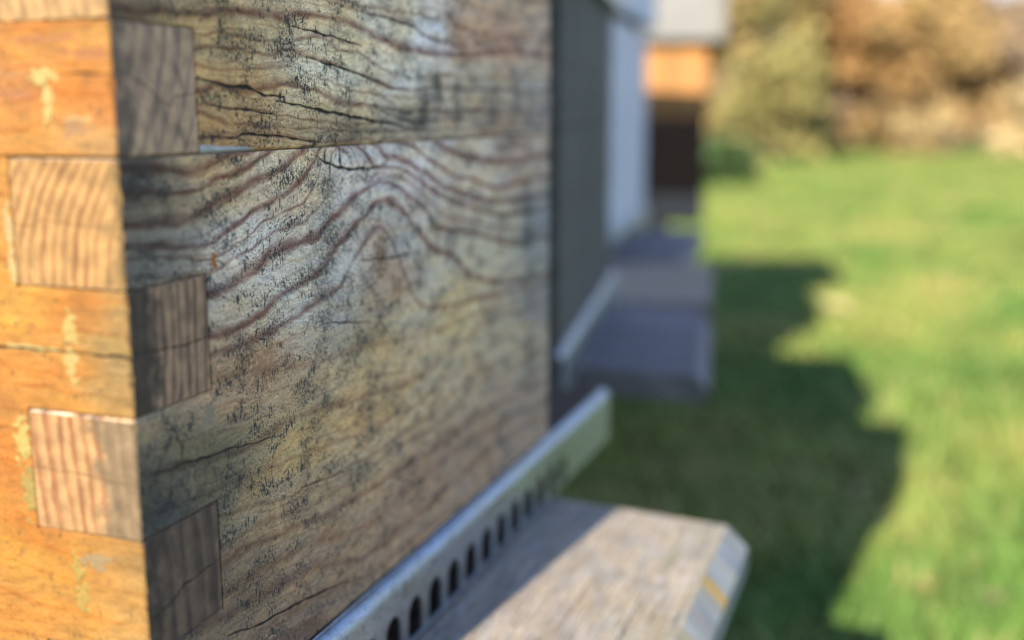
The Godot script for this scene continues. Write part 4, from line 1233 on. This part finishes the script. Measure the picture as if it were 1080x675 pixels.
	shrub("dry_grass_clump", "straw coloured clump of dry grass below the grey brown tree", "dry grass", 6.2, -12.4, 0.75, 0.75, straw, 5000, 0.02)
	shrub("dry_grass_clump", "smaller tan clump of dry grass below the yellow brown tree", "dry grass", 4.75, -13.0, 0.5, 0.5, [straw[2], tan_[0], tan_[2]], 3000, 0.02)
	for q in [[2.62, -13.0, 2.1, "narrow olive shrub that fills the gap between the pale roof and the tall olive shrub"], [2.35, -13.4, 2.2, "dense olive shrub directly right of the orange hive, behind the low green one"], [3.7, -16.0, 2.2, "brownish olive shrub filling the gap behind the tall olive shrub and the orange tree"], [4.8, -16.2, 2.1, "brownish shrub behind the yellow brown small tree"], [6.1, -16.0, 2.0, "brownish shrub behind the pale trunk"], [7.2, -16.2, 1.9, "brownish shrub at the back, behind the grey brown trees"], [8.3, -16.2, 2.0, "brownish shrub at the back near the far end of the row"]]:
		shrub("hedge_shrub", q[3], "shrub", q[0], q[1], q[2], 0.95, [olive[0], tan_[2], bare[2], tan_[0]], 9500)
	var o := thing("pale_trunk", "pale grey tree trunk standing among the bare brown shrubs", "tree", Vector3(5.6, 0, -14.3))
	st = SurfaceTool.new()
	st.begin(Mesh.PRIMITIVE_TRIANGLES)
	tube(st, [Vector3(0, -0.05, 0), Vector3(0.02, 0.9, 0), Vector3(-0.03, 1.75, 0.02), Vector3(0.03, 2.2, 0)], [0.15, 0.13, 0.11, 0.09], 10)
	obj("trunk", {blotched(Color(0.24, 0.225, 0.19), Color(0.36, 0.34, 0.29), 0.03, Vector3.ONE * 3.0, 23, 0.85): st}, o)
	st = SurfaceTool.new()
	st.begin(Mesh.PRIMITIVE_TRIANGLES)
	for k in 5:
		var b := 1.3 * k
		tube(st, [Vector3(0, 1.5 + 0.14 * k, 0), Vector3(cos(b) * 0.35, 1.9 + 0.14 * k, sin(b) * 0.35)], [0.03, 0.008], 5)
	obj("branch", {M.bark: st}, o)

# the point of the lawn seen at a place of the 1080 x 675 view
func on_lawn(px: float, py: float) -> Vector3:
	var p := 0.186
	var x := (px - 540.0) / 1164.6
	var y := (337.5 - py) / 1164.6
	var d := Vector3(x, y * cos(p) - sin(p), -(cos(p) + y * sin(p)))
	return Vector3(0, CAM_Y, 0) + d * (-CAM_Y / d.y)

# ------------------------------------------------------------------
func _ready() -> void:
	rng.seed = 7
	# camera: held close to the corner of the near hive, tilted a little down, focused on its front boards
	var cam := Camera3D.new()
	cam.name = "camera"
	cam.position = Vector3(0, CAM_Y, 0)
	cam.rotation.x = -0.186
	cam.near = 0.02
	cam.far = 1500.0
	cam.fov = rad_to_deg(2.0 * atan(337.5 / 1164.6))
	var lens := CameraAttributesPhysical.new()
	lens.frustum_focal_length = 12.0 / (337.5 / 1164.6)
	lens.frustum_focus_distance = 260.0 * K
	lens.frustum_near = 0.02
	lens.frustum_far = 1500.0
	lens.exposure_aperture = 4.9
	cam.attributes = lens
	add_child(cam)
	cam.current = true

	var env := Environment.new()
	env.background_mode = Environment.BG_SKY
	var sky := Sky.new()
	var ps := ProceduralSkyMaterial.new()
	ps.sky_top_color = Color(0.12, 0.20, 0.38).linear_to_srgb()
	ps.sky_horizon_color = Color(0.57, 0.64, 0.74).linear_to_srgb()
	ps.sky_curve = 0.26
	ps.ground_horizon_color = Color(0.30, 0.33, 0.26).linear_to_srgb()
	ps.ground_bottom_color = Color(0.14, 0.16, 0.09).linear_to_srgb()
	ps.sun_angle_max = 12.0
	ps.energy_multiplier = 1.0
	sky.sky_material = ps
	env.sky = sky
	env.tonemap_mode = Environment.TONE_MAPPER_LINEAR
	env.tonemap_exposure = 3.45
	env.sdfgi_enabled = true
	env.ssao_enabled = true
	env.ssil_enabled = true
	var we := WorldEnvironment.new()
	we.name = "world"
	we.environment = env
	add_child(we)

	var sun := DirectionalLight3D.new()
	sun.name = "sun"
	var az := deg_to_rad(27.0)
	var el := deg_to_rad(28.0)
	sun.look_at_from_position(Vector3.ZERO, Vector3(sin(az) * cos(el), -sin(el), -cos(az) * cos(el)))
	sun.light_energy = 1.6
	sun.light_color = Color(1.0, 0.93, 0.82)
	sun.light_angular_distance = 0.5
	sun.shadow_enabled = true
	add_child(sun)

	front_wood()
	side_wood()
	sawn_ends()
	other_wood()

	# the near hive
	var at := frame(-72.95, 205.7)
	var yaw := 0.347
	hive_stand("grey timber stand under the nearest beehive", at, yaw, 259, 290)
	hive_floor("weathered grey floor of the nearest beehive with its wide landing board in half sun", at, yaw, 0, 338, 290, -8, 257, "purple_timber", "landing_top", "landing_edge")
	entrance_guard("galvanised strip with arched bee entrances along the nearest beehive", at, yaw, 2, 344, 11.2)
	hive_box("brood_box", "nearest weathered wooden hive box with wavy grain and dark mould, standing on the metal strip", "boxes of the beehives", at, yaw, -149.6, 259, 290, 5, 0, {"front": "brood_front", "side": "brood_side", "ends": ["brood_end_002", "brood_end_001", "brood_end"], "tips": ["brood_tip_001", "brood_tip"]})
	hive_box("hive_super", "weathered wooden hive box stacked on the nearest one, cracked level grain and a white chip", "boxes of the beehives", at, yaw, -24.5, 259, 290, 5, 1, {"front": "super_front", "side": "super_side", "ends": ["super_end", "super_end_001"], "tips": ["super_tip", "super_tip_001", "super_tip_002"]})
	hive_roof("metal roof of the nearest beehive", at, yaw, 93, 259, 290, 84, 8, "zinc")

	# the dark grey hive next in the row
	at = frame(26, 615)
	yaw = deg_to_rad(10.5)
	var dark := {"front": "dark_front", "side": "dark_side", "ends": ["dark_side"], "tips": ["dark_front"]}
	hive_stand("grey timber stand under the dark grey beehive", at, yaw, 295, 290)
	hive_floor("bluish grey floor and landing board of the dark grey beehive", at, yaw, -12, 330, 290, 78, 325, "blue_floor", "blue_top", "blue_top")
	entrance_guard("dull metal entrance strip of the dark grey beehive", at, yaw, -10, 330, 20)
	hive_box("brood_box", "lower dark grey hive box, second hive of the row", "boxes of the beehives", at, yaw, -149.6, 295, 290, 5, 0, dark)
	hive_box("hive_super", "upper dark grey hive box under the overhanging roof, second hive of the row", "boxes of the beehives", at, yaw, -24.5, 295, 290, 4, 1, dark, 22.3)
	hive_roof("metal roof of the dark grey beehive", at, yaw, 62, 295, 290, 98, 9, "zinc")

	var lone := thing("loose_board", "grey weathered board lying between the landing boards of two hives further back", "board", at + Vector3(0, -190.0 * K, 0), -yaw)
	var lf := {}
	slab(lf, Vector3(-50, 0, -600), Vector3(84, 12, -347), 1.2, 0, ["timber_top", "timber_top", "timber_top", "timber_top", "timber_top", "timber_top"])
	obj("plank", lf, lone)

	# the pale blue hive, third
	at = frame(108, 1235)
	yaw = deg_to_rad(13.5)
	var pale := {"front": "pale_paint", "side": "pale_paint", "ends": ["pale_paint"], "tips": ["pale_paint"]}
	hive_stand("grey timber stand under the pale blue beehive", at, yaw, 330, 290)
	hive_floor("bluish floor and landing board of the pale blue beehive", at, yaw, -15, 360, 290, 20, 345, "blue_floor", "blue_top", "blue_top")
	entrance_guard("dull metal entrance strip of the pale blue beehive", at, yaw, -12, 350, 20)
	hive_box("brood_box", "lower pale blue painted hive box, third hive of the row", "boxes of the beehives", at, yaw, -149.6, 330, 290, 5, 0, pale)
	hive_box("hive_super", "upper pale blue painted hive box, third hive of the row", "boxes of the beehives", at, yaw, -24.5, 330, 290, 5, 1, pale, 22.3)
	hive_roof("pale blue roof of the third beehive", at, yaw, 94, 330, 290, 82, 12, "pale_paint")

	# the orange hive at the end of the row
	at = frame(318, 1840)
	yaw = deg_to_rad(8.0)
	var brown := {"front": "brown_front", "side": "brown_side", "ends": ["brown_side"], "tips": ["brown_front"]}  # brown darker than the upper box: deepens the neighbour hive's shadow in colour
	var warm := {"front": "orange_front", "side": "orange_side", "ends": ["orange_side"], "tips": ["orange_front"]}
	hive_stand("grey timber stand under the orange beehive", at, yaw, 330, 290)
	hive_floor("plain timber floor of the orange beehive", at, yaw, -15, 360, 290, 0, 0, "grey_timber", "timber_top", "timber_top")
	hive_box("brood_box", "lower wooden hive box, coloured dark brown to deepen the shade of the row, last hive", "boxes of the beehives", at, yaw, -149.6, 330, 290, 5, 0, brown)
	hive_box("hive_super", "upper orange wooden hive box in the sun under the pale roof", "boxes of the beehives", at, yaw, -24.5, 330, 290, 5, 1, warm)
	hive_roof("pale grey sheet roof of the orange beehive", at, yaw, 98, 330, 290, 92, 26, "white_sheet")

	garden()
